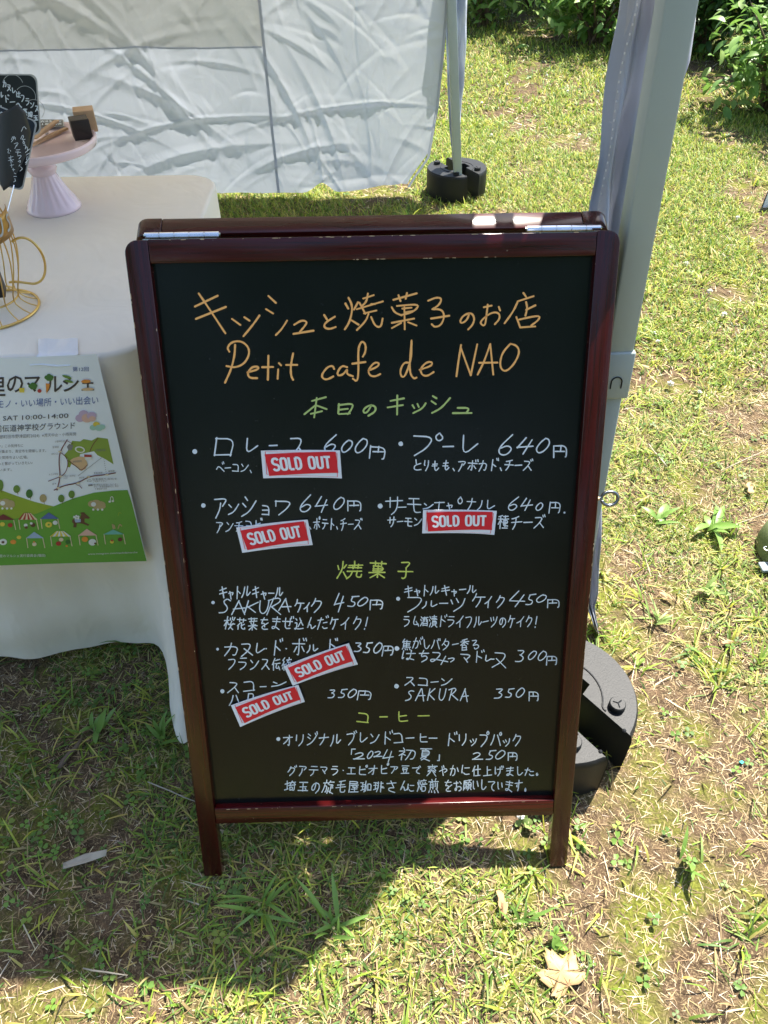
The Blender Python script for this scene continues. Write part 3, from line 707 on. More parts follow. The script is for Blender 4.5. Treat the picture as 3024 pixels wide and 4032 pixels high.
def gather(name, L_, R_, y0, k, label, fold=5, amp=.012, mt='gather', binding=True):
    """loose fabric hanging from the roof; L_ and R_ are lists of (px, py) along its two edges"""
    Lp = [aty(x, y, y0, k) for x, y in L_]; Rp = [aty(x, y, y0, k) for x, y in R_]
    zt = 1.56; Lp = [Vector((Lp[0].x - .02, Lp[0].y - .05, zt)), Vector((Lp[0].x, Lp[0].y - .05, 1.36))] + Lp; Rp = [Vector((Rp[0].x + .045, Rp[0].y - .05, zt)), Vector((Rp[0].x + .03, Rp[0].y - .05, 1.36))] + Rp  # unseen top added above the edges, widened and set forward to shade the ground
    def samp(P, z):
        for a, b in zip(P, P[1:]):
            if a.z >= z >= b.z: return a.lerp(b, (a.z - z)/(a.z - b.z + 1e-6))
        return P[0].copy() if z > P[0].z else P[-1].copy()
    e = empty(name, (Lp[-1].x, y0, 0), label, 'curtain')
    zb = max(Lp[-1].z, Rp[-1].z, .01)
    q = random.Random(3); ph = [q.uniform(0, 6.28) for _ in range(6)]
    def fn(u, v):
        z = zt + (zb - zt)*v; a = samp(Lp, z); b = samp(Rp, z); p = a.lerp(b, u)
        p.y += amp*.5*math.sin(z*23 + u*9 + ph[4])*math.sin(u*3.1) + amp*math.sin(u*fold*3 + ph[0] + 2*math.sin(z*3+ph[1])) + amp*.7*math.sin(u*6 + z*16 + ph[2]) + amp*.35*math.sin(z*41 - u*11 + ph[3]) + .02*(u-.5)**2
        return p - e.location
    MB().grid(fn, 40, 220).build('fabric', M[mt], e, smooth=True, solid=.0008)
    if binding:
        MB().grid(lambda u, v: fn(-.01 + .11*u, v) + Vector((0, -.0015, 0)), 2, 200).build('edge_binding', M['seam'], e, smooth=True)
        st = MB()
        for i in range(150):
            p = fn(.11, (i+.5)/150) + Vector((0, -.003, 0)); st.box(p.x-.0008, p.x+.0008, p.y-.0006, p.y+.0006, p.z-.0013, p.z+.0013)
        st.build('stitching', M['printwhite'], e)
    return e
def s2(x, y): return (x/SZ, y/SZ)
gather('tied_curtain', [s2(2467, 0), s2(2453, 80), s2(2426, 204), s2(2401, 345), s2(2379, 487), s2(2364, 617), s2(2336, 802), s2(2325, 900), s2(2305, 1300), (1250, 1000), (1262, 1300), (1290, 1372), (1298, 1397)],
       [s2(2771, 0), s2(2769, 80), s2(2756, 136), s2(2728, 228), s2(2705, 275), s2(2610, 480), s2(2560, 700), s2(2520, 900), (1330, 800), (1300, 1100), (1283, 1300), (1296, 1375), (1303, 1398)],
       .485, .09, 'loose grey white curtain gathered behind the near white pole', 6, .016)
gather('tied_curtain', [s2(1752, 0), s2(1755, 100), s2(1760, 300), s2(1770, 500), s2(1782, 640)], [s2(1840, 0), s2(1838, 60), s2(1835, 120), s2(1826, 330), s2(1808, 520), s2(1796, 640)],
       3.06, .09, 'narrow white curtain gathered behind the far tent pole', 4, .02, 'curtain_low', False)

# ------------------------------------------------------------------ table, cloth
TZ = .72; TX0, TX1, TY0, TY1 = -2.1, -.325, .452, 1.19
tb = empty('folding_table', (-1.2, .82, 0), 'long folding table standing under the ivory tablecloth', 'table')
MB().box(TX0+1.2+.04, TX1+1.2-.04, TY0-.82+.04, TY1-.82-.04, TZ-.03, TZ-.004).build('tabletop', M['lightwood'], tb, bevel=.008)
for x in (TX0 + .12, TX1 - .12):
    for y in (TY0 + .08, TY1 - .08): MB().tube([(x+1.2, y-.82, TZ-.03), (x+1.2, y-.82, 0)], .0125, 8).build('leg', M['steel'], tb)
RC = .075
def perim():
    pts = []
    def arc(cx, cy, a0, a1, n):
        for k in range(n+1):
            a = math.radians(a0 + (a1-a0)*k/n); pts.append((cx+RC*math.cos(a), cy+RC*math.sin(a), math.cos(a), math.sin(a)))
    for k in range(140): pts.append((TX0 + (TX1-RC-TX0)*k/140, TY0, 0, -1))
    arc(TX1-RC, TY0+RC, -90, 0, 34)
    for k in range(1, 60): pts.append((TX1, TY0+RC + (TY1-TY0-2*RC)*k/60, 1, 0))
    arc(TX1-RC, TY1-RC, 0, 90, 16)
    for k in range(1, 60): pts.append((TX1-RC - (TX1-RC-TX0)*k/60, TY1, 0, 1))
    return pts
pr = perim()
cl = MB(); NR = 46; cv = []
dists = [0]
for a, b in zip(pr, pr[1:]): dists.append(dists[-1] + math.hypot(a[0]-b[0], a[1]-b[1]))
tc_ = dists[140 + 17]                                     # middle of the front right corner
for i, (x, y, nx_, ny_) in enumerate(pr):
    t = dists[i]; dc = t - tc_
    corner = math.exp(-(dc/.085)**2)
    front = 1 if i < 140 else max(0, 1 - (i-140)/34)
    back = 1 if i > 150 else 0
    cdir = Vector((-.07, -1, 0)); nrm = Vector((nx_, ny_, 0)); tan = Vector((-ny_, nx_, 0))
    hem = .030 + .012*math.sin(t*7.3) + .006*math.sin(t*19 + 1)
    if i >= 140: hem = .06 + .02*math.sin(t*9)
    hem = hem*(1-corner) + .012*corner
    for r in range(NR):
        if r < 6:
            a = r/5*math.pi/2; p = Vector((x, y, TZ)) + nrm*(.008*math.sin(a) - .008) + Vector((0, 0, -.008*(1-math.cos(a))))
        else:
            s = (r-5)/(NR-6)
            fold = s*(.015*math.sin(t*11) + .010*math.sin(t*23 + 1.3))*(1.0 if i < 120 else 1.2) + .003*s*math.sin(t*60)
            if i > 175: fold = s*(.022*math.sin(t*17) + .012*math.sin(t*31))
            c2 = math.exp(-((dc + .015*s)/.062)**2)*(.08*s + .92*s**3)
            c3 = -math.exp(-((dc + .13)/.05)**2)*s*.018 - math.exp(-((dc - .14)/.05)**2)*s*.03
            wave = .004*math.sin(s*26 + t*3)*s*s*(1 - corner)
            p = Vector((x, y, TZ-.008)) + nrm*(fold + c3 + wave + .008*s) + cdir*(c2*.222)
            p.z = (TZ - .008) + (hem - TZ + .008)*s
        cv.append(tuple(p))
fs = []
for i in range(len(pr)-1):
    for r in range(NR-1): fs.append((i*NR+r, (i+1)*NR+r, (i+1)*NR+r+1, i*NR+r+1)[::-1])
cloth = MB().add(cv, fs)
top = tuple(i*NR for i in range(len(pr))); cloth.add([], [])
cloth.f.append(top)
tc = cloth.build('tablecloth', M['tablecloth'], None, smooth=True); tag(tc, 'ivory cotton tablecloth draped over the table left of the board', 'tablecloth')
tc.data.polygons[len(tc.data.polygons)-1].use_smooth = True
# hemline stitch on the cloth is left to the weave; small stain
sp = MB().lathe([(.0001, .0006), (.0022, .0005)], (0, 0, 0), 8).build('crumb', M['darkblock'], None); sp.location = aty(447, 2520/SZ, .445) + Vector((0, -.012, 0)) if False else at(445, 640, TZ + .001)
tag(sp, 'tiny dark crumb on the ivory tablecloth by the board frame', 'crumb')

# ------------------------------------------------------------------ lettering helpers
G = {
'ア':"8,12 92,12 60,45;50,32 45,62 22,98",'イ':"85,5 50,45 8,65;52,42 52,98",'エ':"15,20 85,20;50,20 50,85;5,85 95,85",'オ':"5,32 95,30;62,5 62,95 48,88;60,35 35,65 8,85",
'カ':"8,32 88,30 82,80 72,92 62,85;48,5 42,45 12,95",'キ':"12,35 85,22;8,62 92,50;42,5 62,95",'ク':"38,5 30,28 8,55;36,22 88,20 72,60 30,98",'ケ':"30,5 22,30 5,55;25,30 95,30;65,30 58,65 35,98",
'コ':"12,18 85,18 85,85;8,85 92,85",'サ':"3,32 97,28;30,8 30,60;70,3 70,50 60,80 40,98",'シ':"15,5 35,18;5,32 28,45;10,95 55,70 95,15",'ス':"15,12 80,12 60,50 8,95;55,52 95,95",
'タ':"40,5 28,35 5,60;38,22 88,22 72,65 25,98;30,42 62,65",'チ':"75,5 45,18 15,22;5,48 95,45;52,20 50,65 25,98",'ツ':"8,25 22,50;40,15 52,42;92,10 80,60 30,98",'ッ':"8,25 22,50;40,15 52,42;92,10 80,60 30,98",
'テ':"22,12 80,12;5,42 95,42;52,42 48,75 25,98",'ト':"35,3 35,98;38,38 85,62",'ナ':"5,35 95,33;55,5 52,55 20,98",'ヌ':"15,12 82,12 65,60 12,98;28,40 90,92",'ハ':"32,15 25,55 5,90;60,12 78,50 95,88",
'ヒ':"20,8 22,85 35,92 92,90;22,48 80,38",'フ':"10,15 88,12 72,60 25,98",'ヘ':"5,60 32,25 95,88",'ホ':"5,30 95,28;50,3 50,97 40,90;30,50 10,80;70,48 92,75",'マ':"5,15 92,15 50,65;32,45 62,88",
'ム':"48,5 20,80 88,75;65,50 95,95",'モ':"15,12 82,12;5,45 95,45;45,12 45,85 60,92 92,90",'ャ':"10,40 88,30 70,60;32,10 52,98",'ュ':"15,25 75,22 65,85;3,87 97,85",'ョ':"15,15 85,15 85,92;20,50 85,50;12,92 85,92",
'ラ':"20,10 80,10;8,38 90,38 72,75 28,98",'リ':"20,10 20,60;80,5 80,60 45,98",'ル':"28,12 25,60 5,92;58,8 58,88 95,50",'レ':"22,5 22,92 92,45",'ロ':"12,15 16,90;12,15 88,12 84,85;16,88 84,85",
'ワ':"12,12 12,45;12,15 88,15 75,60 35,98",'ン':"8,18 32,38;8,92 55,75 95,20",'ー':"3,52 97,45",'、':"30,75 60,98",'・':"45,48 55,52",'。':"50,70 30,82 45,97 68,85 50,70",'o':"50,5 15,40 45,92 85,55 50,5",
'の':"55,15 40,70 15,75 8,45 45,12 88,25 88,65 50,95",'と':"30,5 40,40;85,28 25,50 20,85 50,95 92,88",'り':"22,8 18,50 28,50;75,5 80,50 45,98",'も':"45,5 35,80 60,97 88,70;15,35 70,32;12,58 70,55",
'を':"15,22 80,20;48,3 15,55 50,42 55,75;90,42 25,75 40,95 85,92",'ま':"15,20 88,18;15,42 85,40;55,3 55,85 25,92 20,75 50,72 92,92",'せ':"3,35 97,30;72,5 72,60 60,62;28,10 28,90 80,88",'ん':"52,5 8,95 35,50 50,60 55,92 92,65",
'た':"5,25 55,22;35,5 8,95;60,45 95,42;55,75 65,92 98,88",'て':"5,18 95,12 50,45 55,85 85,95",'や':"5,50 70,20 95,40 65,60;45,5 55,25;30,15 60,98",'か':"8,32 65,25 60,80 40,88;35,5 10,92;80,20 97,50",
'に':"12,8 8,90 18,70;40,25 90,22;35,75 50,90 95,85",'け':"12,8 8,90 20,70;35,30 95,28;70,5 72,60 45,98",'し':"25,5 25,85 60,95 95,65",'い':"12,15 12,70 30,80;75,20 90,60",'す':"5,25 95,22;55,3 58,60 30,65 30,42 60,50 50,98",
'さ':"10,30 90,22;45,3 70,55;70,60 25,60 25,85 80,95",'お':"8,30 60,28;35,5 35,90 10,85 20,62 80,50 92,80 60,95;75,10 95,30",'は':"12,8 8,90 18,70;35,32 95,30;65,5 65,80 42,90 40,72 95,90",
'ち':"5,28 90,22;45,3 22,60 70,45 90,70 40,97",'み':"15,18 60,15 25,85 5,75 15,60 95,72;80,40 65,98",'つ':"5,35 70,20 95,45 40,92",'る':"20,12 75,12 15,62 70,45 90,75 50,95 40,78",
'円':"10,10 10,98;10,12 90,10 90,90 80,95;50,12 50,52;22,52 78,50",'本':"28,22 85,3;50,8 50,98;48,38 3,82;52,42 97,58;32,80 78,66",'日':"5,25 25,90;12,30 90,8 95,50 80,85;25,60 72,50;25,95 85,80",
'焼':"20,5 20,50 3,97;5,28 11,46;38,22 28,42;22,55 38,85;42,18 95,16;68,3 68,30;45,32 97,30;55,22 58,42;82,20 80,42;40,55 98,52;60,55 55,80 38,97;78,55 78,88 97,90 98,75",
'菓':"5,15 95,13;35,3 35,25;65,3 65,25;22,30 22,58;22,30 78,30 78,58 22,58;22,44 78,44;5,70 95,68;50,30 50,98;48,70 10,95;52,70 92,95",'子':"20,12 78,10 50,38;50,38 55,88 38,95 30,88;3,60 97,55",
'桜':"3,32 42,30;22,3 22,97;22,35 3,70;24,38 40,60;52,8 56,25;70,5 72,22;92,5 84,25;48,55 97,50;68,35 55,75 90,97;85,50 50,97",'花':"5,22 95,20;32,5 32,35;68,5 68,35;38,40 10,70;24,58 24,98;88,48 55,65;55,42 55,90 95,92 95,78",
'葉':"5,15 95,13;35,3 35,25;65,3 65,25;15,35 92,33;30,28 30,55 80,55;60,28 60,55;5,70 95,68;50,55 50,98;48,70 10,95;52,70 92,95",'込':"10,10 22,25;3,45 22,45 18,80 3,95;5,85 50,97 97,95;55,12 75,50 95,75;68,35 35,80",
'伝':"35,5 5,55;22,35 22,98;45,22 90,20;38,50 97,48;65,50 48,88 90,85;78,70 95,98",'統':"30,3 8,28 30,35 5,65;25,58 25,98;5,60 45,55;10,75 5,90;38,75 45,88;50,20 97,18;72,3 72,20;70,22 55,45 88,42;62,50 50,95;80,50 80,90 97,88",
'種':"40,5 10,15;3,32 45,30;25,10 25,98;25,35 5,70;28,40 42,60;50,15 97,12;48,30 98,28;55,42 55,68;55,42 92,42 92,68 55,68;55,55 92,55;72,12 72,92;55,80 92,80;48,93 98,92",
'酒':"8,10 18,22;3,35 14,48;5,95 22,65;28,15 98,13;35,32 35,95;35,32 92,32 92,95;35,92 92,92;55,15 52,55;72,15 72,52 88,55;38,70 90,70",'漬':"8,10 18,22;3,35 14,48;5,95 22,65;35,12 92,12;38,24 88,24;30,36 97,36;63,3 63,36;42,46 42,80;42,46 86,46 86,80 42,80;42,57 86,57;42,68 86,68;50,82 30,97;75,82 95,97",
'焦':"30,3 8,35;22,22 22,75;22,25 90,22;22,40 85,38;22,55 85,53;22,72 95,70;55,5 55,72;15,85 5,98;38,85 42,97;62,85 68,97;85,82 97,97",'香':"80,3 25,12;5,28 95,26;50,10 50,50;48,28 8,52;52,28 92,50;28,55 28,97;28,55 74,55 74,97;28,75 74,75;28,95 74,95",
'豆':"10,8 90,8;22,25 22,50;22,25 78,25 78,50 22,50;30,60 38,82;70,58 62,82;3,92 97,90",'爽':"5,20 95,18;50,3 50,50 5,98;50,50 95,98;15,28 30,42;32,28 15,42;62,28 80,42;80,28 62,42;15,50 30,65;32,50 15,65;65,50 82,65;85,50 65,65",
'仕':"32,5 5,50;22,30 22,98;38,38 97,36;66,5 66,90;42,92 92,90",'上':"50,5 50,90;50,42 85,40;3,92 97,90",'初':"22,3 28,18;5,28 42,26 8,65;25,50 25,98;30,50 42,62;45,22 92,20 88,85 72,92;68,22 60,65 42,95",
'夏':"8,8 92,6;50,8 45,18;25,20 25,62;25,20 76,20 76,62 25,62;25,34 76,34;25,48 76,48;40,62 15,85;35,72 70,70 25,98;40,78 90,98",'埼':"3,35 30,33;16,10 16,75;3,80 32,70;38,18 95,16;66,3 45,38;68,18 90,38;35,45 97,43;85,45 85,92 72,90;45,58 45,82;45,58 68,58 66,80 45,80",
'玉':"12,15 88,13;18,48 82,46;5,88 95,86;50,15 50,86;68,60 78,72",'旋':"22,3 22,20;3,25 45,23;22,25 18,60 3,95;20,45 38,45 35,90 25,88;62,3 48,30;58,15 95,13;52,35 90,33 85,45;72,35 72,90;72,60 92,60;58,55 45,97;52,80 97,97",
'毛':"80,3 20,15;15,35 85,30;5,60 95,52;48,12 48,85 60,95 95,92 95,78",'屋':"12,8 88,8 88,25 12,25;12,8 12,60 3,97;25,40 92,38;50,40 35,55 82,55;75,48 88,60;30,72 85,70;58,55 58,92;18,94 97,92",
'珈':"3,20 28,18;5,45 27,43;3,78 30,70;16,20 16,75;32,35 58,33 55,85 48,85;44,10 40,60 30,92;66,30 68,80;66,30 95,28 92,78;68,75 92,75",'琲':"3,20 28,18;5,45 27,43;3,78 30,70;16,20 16,75;48,10 48,60 35,95;72,10 72,98;35,25 48,25;35,45 48,45;33,65 48,62;72,25 92,25;72,45 92,45;72,65 97,65",
'焙':"18,5 18,50 3,95;5,25 10,42;35,20 26,38;20,52 35,80;65,3 65,15;42,18 95,16;52,22 58,38;82,20 74,40;38,42 98,40;48,55 50,95;48,55 88,55 86,92 50,92",'煎':"30,3 36,15;70,3 62,15;5,20 95,18;18,30 18,75;18,30 45,30 45,75;18,45 45,45;18,58 45,58;62,32 62,60;82,28 82,72 72,70;12,82 5,97;35,82 38,95;60,82 65,95;85,80 97,97",
'願':"8,10 55,8;12,10 3,95;22,20 22,45;22,20 50,20 48,45 22,45;22,32 50,32;35,45 35,85;20,60 12,78;48,58 55,75;58,8 97,6;75,8 70,20;62,22 62,75;62,22 92,22 92,75 62,75;62,40 92,40;62,58 92,58;70,76 58,95;84,76 97,95",
'0':"62,5 32,25 8,65 22,95 55,85 90,45 88,12 62,5",'2':"12,25 50,5 78,22 60,55 5,92;5,92 97,90",'3':"15,12 85,8 45,42;45,42 85,60 60,92 5,92",'4':"48,3 5,62;5,62 95,55;85,18 45,98",'5':"45,10 30,45 75,55 60,92 8,90;42,10 98,5",
'6':"80,3 15,60 20,92 55,95 85,65 60,50 22,66",'S':"85,15 55,5 25,25 70,58 50,88 5,95",'A':"60,5 5,98;60,5 88,98;20,62 96,60",'K':"30,5 10,98;92,8 22,50;22,50 85,95",'U':"20,5 10,75 40,97 75,70 90,5",'R':"40,8 10,98;5,20 70,3 88,25 30,55;30,55 92,95",
'!':"65,3 45,68;34,88 30,95",'「':"90,10 42,10;42,10 36,90",'」':"62,8 62,90;62,90 10,90"}
DAK = {'ジ':'シ','ズ':'ス','ド':'ト','バ':'ハ','ビ':'ヒ','ブ':'フ','ベ':'ヘ','ボ':'ホ','グ':'ク','ぜ':'せ','だ':'た','で':'て','が':'か','げ':'け','づ':'つ'}
HAN = {'パ':'ハ','ピ':'ヒ','プ':'フ','ポ':'ホ'}
def parse(s): return [[tuple(float(q) for q in p.split(',')) for p in st.split()] for st in s.split(';')]
def glyph(c):
    if c in DAK: return glyph(DAK[c]) + [[(80, -2), (86, 12)], [(96, -8), (102, 8)]]
    if c in HAN: return glyph(HAN[c]) + parse("95,-12 82,0 92,14 106,2 96,-12")
    return parse(G[c]) if c in G else []
def chaikin(P, n=2):
    if len(P) < 3: return P
    for _ in range(n):
        Q = [P[0]]
        for a, b in zip(P, P[1:]): Q += [(a[0]*.75+b[0]*.25, a[1]*.75+b[1]*.25), (a[0]*.25+b[0]*.75, a[1]*.25+b[1]*.75)]
        P = Q + [P[-1]]
    return P
def ribbon(P, w_, mapf, mb, off, flat=False, taper=True):
    """flat pen stroke through points P (drawing coordinates), mapped to the surface by mapf(x, y, offset)"""
    n = len(P)
    if n == 1: P = [P[0], (P[0][0]+.01, P[0][1])]; n = 2
    L, R_ = [], []
    for i in range(n):
        a = P[max(0, i-1)]; b = P[min(n-1, i+1)]; dx, dy = b[0]-a[0], b[1]-a[1]; d = math.hypot(dx, dy) or 1
        k = w_/2*(1 if not taper else rnd.uniform(.84, 1.1)); L.append((P[i][0]-dy/d*k, P[i][1]+dx/d*k)); R_.append((P[i][0]+dy/d*k, P[i][1]-dx/d*k))
    pts = list(L)
    if not flat:
        def cap(c, a0): return [(c[0]+w_/2*math.cos(a0+t), c[1]+w_/2*math.sin(a0+t)) for t in (-.6, -1.57, -2.5)]
        aE = math.atan2(L[-1][1]-P[-1][1], L[-1][0]-P[-1][0]); aS = math.atan2(R_[0][1]-P[0][1], R_[0][0]-P[0][0])
    base = len(mb.v); vs = [mapf(x, y, off) for x, y in L] + [mapf(x, y, off) for x, y in R_]
    fs = [(i, i+1, n+i+1, n+i) for i in range(n-1)]
    if not flat:
        e = [mapf(x, y, off) for x, y in cap(P[-1], aE)]; s = [mapf(x, y, off) for x, y in cap(P[0], aS)]
        k = len(vs); vs += e + s; fs += [(n-1, k, k+1, k+2, 2*n-1), (n, k+3, k+4, k+5, 0)]
    mb.add(vs, fs)
def draw(mb, strokes, w_, mapf, smooth=2, flat=False, off=.0003, taper=True):
    for i, st in enumerate(strokes): ribbon(chaikin(st, smooth), w_, mapf, mb, off + .00004*((draw.k) % 14), flat, taper); draw.k += 1
draw.k = 0
def boxg(c, x0, y0, x1, y1):
    a = rnd.gauss(0, .045); sx = rnd.uniform(.9, 1.08); sy = rnd.uniform(.9, 1.06); sh = rnd.gauss(-.07, .05); out = []
    for st in glyph(c):
        jx, jy = rnd.gauss(0, 2.2), rnd.gauss(0, 2.2); P = []
        for p in st:
            u = (p[0]-50)*sx + jx + rnd.gauss(0, 1.2); v = (p[1]-50)*sy + jy + rnd.gauss(0, 1.2); u += sh*v
            P.append((x0+(x1-x0)*(50 + u - a*v)/100, y0+(y1-y0)*(50 + v + a*u)/100))
        out.append(P)
    return out

# ------------------------------------------------------------------ menu board
LEAN = math.radians(23.4655); BL = .991; BT = .022; SW = .029
board = empty('menu_board', (0, 0, 0), 'dark red wooden A-frame chalkboard menu standing on the grass in the middle', 'menu board')
board.rotation_euler = (-LEAN, 0, 0)
BM = Matrix.Rotation(-LEAN, 3, 'X')
def stile_poly(x0, x1, z0, z1, side, r=.016):
    # rounded outer top corner
    if side < 0:
        p = [(x0, z0), (x1, z0), (x1, z1)]; c = (x0+r, z1-r); p += [(c[0]+r*math.cos(a), c[1]+r*math.sin(a)) for a in np.linspace(math.pi/2, math.pi, 7)]
    else:
        p = [(x0, z0), (x1, z0)]; c = (x1-r, z1-r); p += [(c[0]+r*math.cos(a), c[1]+r*math.sin(a)) for a in np.linspace(0, math.pi/2, 7)]; p += [(x0, z1)]
    return p
XL = .301
prism(stile_poly(-XL, -XL+SW, .002, BL, -1), 0, BT).build('stile', M['wood_v'], board, bevel=.0013)
prism(stile_poly(XL-SW, XL, .002, BL+.002, 1), 0, BT).build('stile', M['wood_v'], board, bevel=.0013)
MB().box(-XL+SW+.0003, XL-SW-.0003, .0006, BT-.001, BL-.027, BL+.0005).build('top_rail', M['wood_h'], board, bevel=.0011)
RZ0, RZ1 = .1095, .1395
MB().box(-XL+SW+.0003, XL-SW-.0003, .0006, BT-.001, RZ0, RZ1).build('bottom_rail', M['wood_h'], board, bevel=.0011)
PY = .0125
panel = MB().box(-XL+SW-.004, XL-SW+.004, PY, PY+.004, RZ1-.004, BL-.022).build('chalk_panel', M['panel'], board)
# chipped paint along edges
def chips(pts, n, parent, y, r):
    mb = MB()
    for _ in range(n):
        a, b = pts[r.randrange(len(pts))]; t = r.random(); x = a[0]+(b[0]-a[0])*t; z = a[1]+(b[1]-a[1])*t
        lx = r.uniform(.001, .010) if abs(b[0]-a[0]) > .1 else r.uniform(.0006, .0014); lz = r.uniform(.0006, .0016) if abs(b[0]-a[0]) > .1 else r.uniform(.001, .012)
        k = 7; mb.add([(x + lx*.5*math.cos(q*6.283/k)*r.uniform(.6, 1), y - .0004, z + lz*.5*math.sin(q*6.283/k)*r.uniform(.6, 1)) for q in range(k)], [tuple(range(k))])
    o = mb.build('paint_chips', M['chip'], parent); o['kind'] = 'stuff'
r9 = random.Random(9)
chips([((-.27, BL-.0004), (.26, BL+.0002)), ((-.26, BL-.0005), (-.02, BL-.0005)), ((-.05, BL-.0265), (.15, BL-.0265))], 40, board, .0, r9)
chips([((-.27, RZ1-.0008), (.27, RZ1-.0008))], 26, board, .0, r9)
chips([((-XL+.0012, .15), (-XL+.0012, .95)), ((XL-.0012, .30), (XL-.0012, .62)), ((-XL+SW-.0012, .4), (-XL+SW-.0012, .9))], 34, board, -.0003, r9)
# back panel
BK = math.radians(47)
bp_ = empty('back_panel'); bp_.parent = board; bp_.location = (0, BT + .0030, BL + .0065); bp_.rotation_euler = (BK, 0, 0)
prism(stile_poly(-.296, -.262, -.985, .0, -1), 0, .027).build('back_stile', M['wood_v'], bp_, bevel=.002)
prism(stile_poly(.262, .296, -.985, .0, 1), 0, .027).build('back_stile', M['wood_v'], bp_, bevel=.002)
MB().box(-.2617, .2617, .0006, .026, -.027, -.0005).build('back_rail', M['wood_h'], bp_, bevel=.0011)
MB().box(-.2617, .2617, .0006, .021, -.88, -.85).build('back_rail', M['wood_h'], bp_, bevel=.0011)
MB().box(-.2655, .2655, .008, .012, -.852, -.024).build('back_board', M['panel'], bp_)
# hinges
for x0 in (-.281, .190):
    h = empty('hinge'); h.parent = board; h.location = (x0, BT + .001, BL + .0055)
    for k in range(5): MB().tube([(k*.0184+.0004, 0, 0), ((k+1)*.0184-.0004, 0, 0)], .0034, 14).build('knuckle', M['steel'], h, smooth=False)
    MB().box(.001, .091, -.0135, -.0022, -.0054, -.0046).build('hinge_leaf', M['steel'], h)
    MB().tube([(-.0012, 0, 0), (.0935, 0, 0)], .0018, 8).build('pin', M['steel'], h)
# eye screw
ey = MB(); c0 = Vector((XL + .018, .010, 0))
ez = 0.988 - (1075*SZ - 948)/(3460-948)*.0 
pb = onplane(1292, 1076, BM @ Vector((0, .01, 0)), BM @ Vector((0, -1, 0))); lb = BM.transposed() @ pb; ez = lb.z
loop = [(XL+.019+.0115*math.cos(a), .010 + .0009*math.sin(a*.5), ez-.001+.0098*math.sin(a)) for a in np.linspace(math.pi*.93, -math.pi*.93, 26)]
ey.tube([(XL-.004, .010, ez-.001)] + [(XL+.004, .010, ez-.001)] + loop, .0024, 8)
ey.build('eye_screw', M['darksteel'], board, smooth=True)
MB().tube([(XL, .010, ez-.001), (XL+.004, .010, ez-.001)], .003, 8).build('washer', M['chip'], board)

PO = BM @ Vector((0, PY, 0)); PN = BM @ Vector((0, -1, 0)); BMI = BM.transposed()
ZONES = {1: (700, 1120, .45208), 2: (1400, 1120, .51236), 3: (700, 1650, .51236), 4: (1450, 1650, .51236), 5: (780, 2180, .48222), 6: (1500, 2180, .48222), 7: (820, 2640, .48222), 8: (1500, 2640, .48222)}
def zmap(z):
    ox, oy, k = ZONES[z]
    def f(x, y, off):
        p = BMI @ onplane((ox + x*k)/SZ, (oy + y*k)/SZ, PO, PN); return (p.x, PY - off, p.z)
    return f
def lettering(name, items, mt, width, label=None):
    """items: (zone, 'box', [(char, x0, y0, x1, y1)...]) | (zone, 'run', text, x0, x1, y0, y1[, y2, y3]) | (zone, 'raw', strokes) | (zone, 'dot', x, y, r)"""
    for it in items:
        mb = MB(); z, kind = it[0], it[1]; mf = zmap(z)
        if kind == 'box':
            for q in it[2]: draw(mb, boxg(*q), width, mf)
        elif kind == 'raw': draw(mb, parse(it[2]), width, mf, smooth=2)
        elif kind == 'dot':
            x, y, r = it[2:5]; mb.add([mf(x + r*math.cos(a*.6283)*rnd.uniform(.9, 1.05), y + r*math.sin(a*.6283)*rnd.uniform(.9, 1.05), .0006) for a in range(10)], [tuple(range(10))])
        else:
            txt, x0, x1, y0, y1 = it[2:7]; y2, y3 = it[7:9] if len(it) > 7 else (y0, y1)
            ws = [.5 if c in '、・!。「」' else .75 if c in 'ーッャりしいト' else 1.0 for c in txt]; tot = sum(ws); x = 0
            for c, w_ in zip(txt, ws):
                t0, t1 = x/tot, (x + w_)/tot; x += w_; tm = (t0 + t1)/2; X0 = x0+(x1-x0)*t0; X1 = x0+(x1-x0)*t1; g_ = (X1-X0)*.07
                ya = y0+(y2-y0)*tm; yb = y1+(y3-y1)*tm; h = yb-ya; jy = rnd.uniform(-.04, .04)*h
                if c in 'ッャ': ya += h*.35
                draw(mb, boxg(c, X0+g_, ya+jy, X1-g_, yb+jy), width, mf)
        o = mb.build('bullet_dot' if kind == 'dot' else name, mt, panel)
        if label: o['label'] = label
B = 'box'
lettering('title_lettering', [(1, 'raw', "150,192 348,98;158,300 420,195;183,78 260,190 415,425;473,300 545,352;580,285 625,315;712,270 660,345 573,450;790,100 855,160;770,215 830,252;952,315 905,390 855,440;1015,350 1080,310 1130,325 1100,370 1065,410;1008,430 1183,402;1275,265 1300,305;1368,280 1280,335 1275,375 1320,390 1375,370;1487,115 1515,170 1520,230 1495,330 1455,390;1460,165 1485,210;1570,155 1535,218;1510,310 1575,350;500,525 495,620 465,740 412,855;450,585 430,550 470,500 550,490 615,540 625,610 580,690 500,725 425,710;608,765 700,740 705,715 650,715 605,770 625,815 692,815;790,620 785,830;735,720 830,718;875,740 870,820;882,685 900,703;1005,600 985,700 985,790 1005,830;945,700 1040,700;1362,735 1350,705 1300,720 1250,790 1270,825 1310,825 1355,800;1475,720 1430,705 1390,760 1395,795 1440,785 1480,730 1470,780 1525,798;1612,628 1635,590 1638,520 1600,490 1570,560 1575,740 1565,850 1525,820;1520,690 1635,675")], M['orange_ink'], 18, 'orange handwritten shop name, left half')
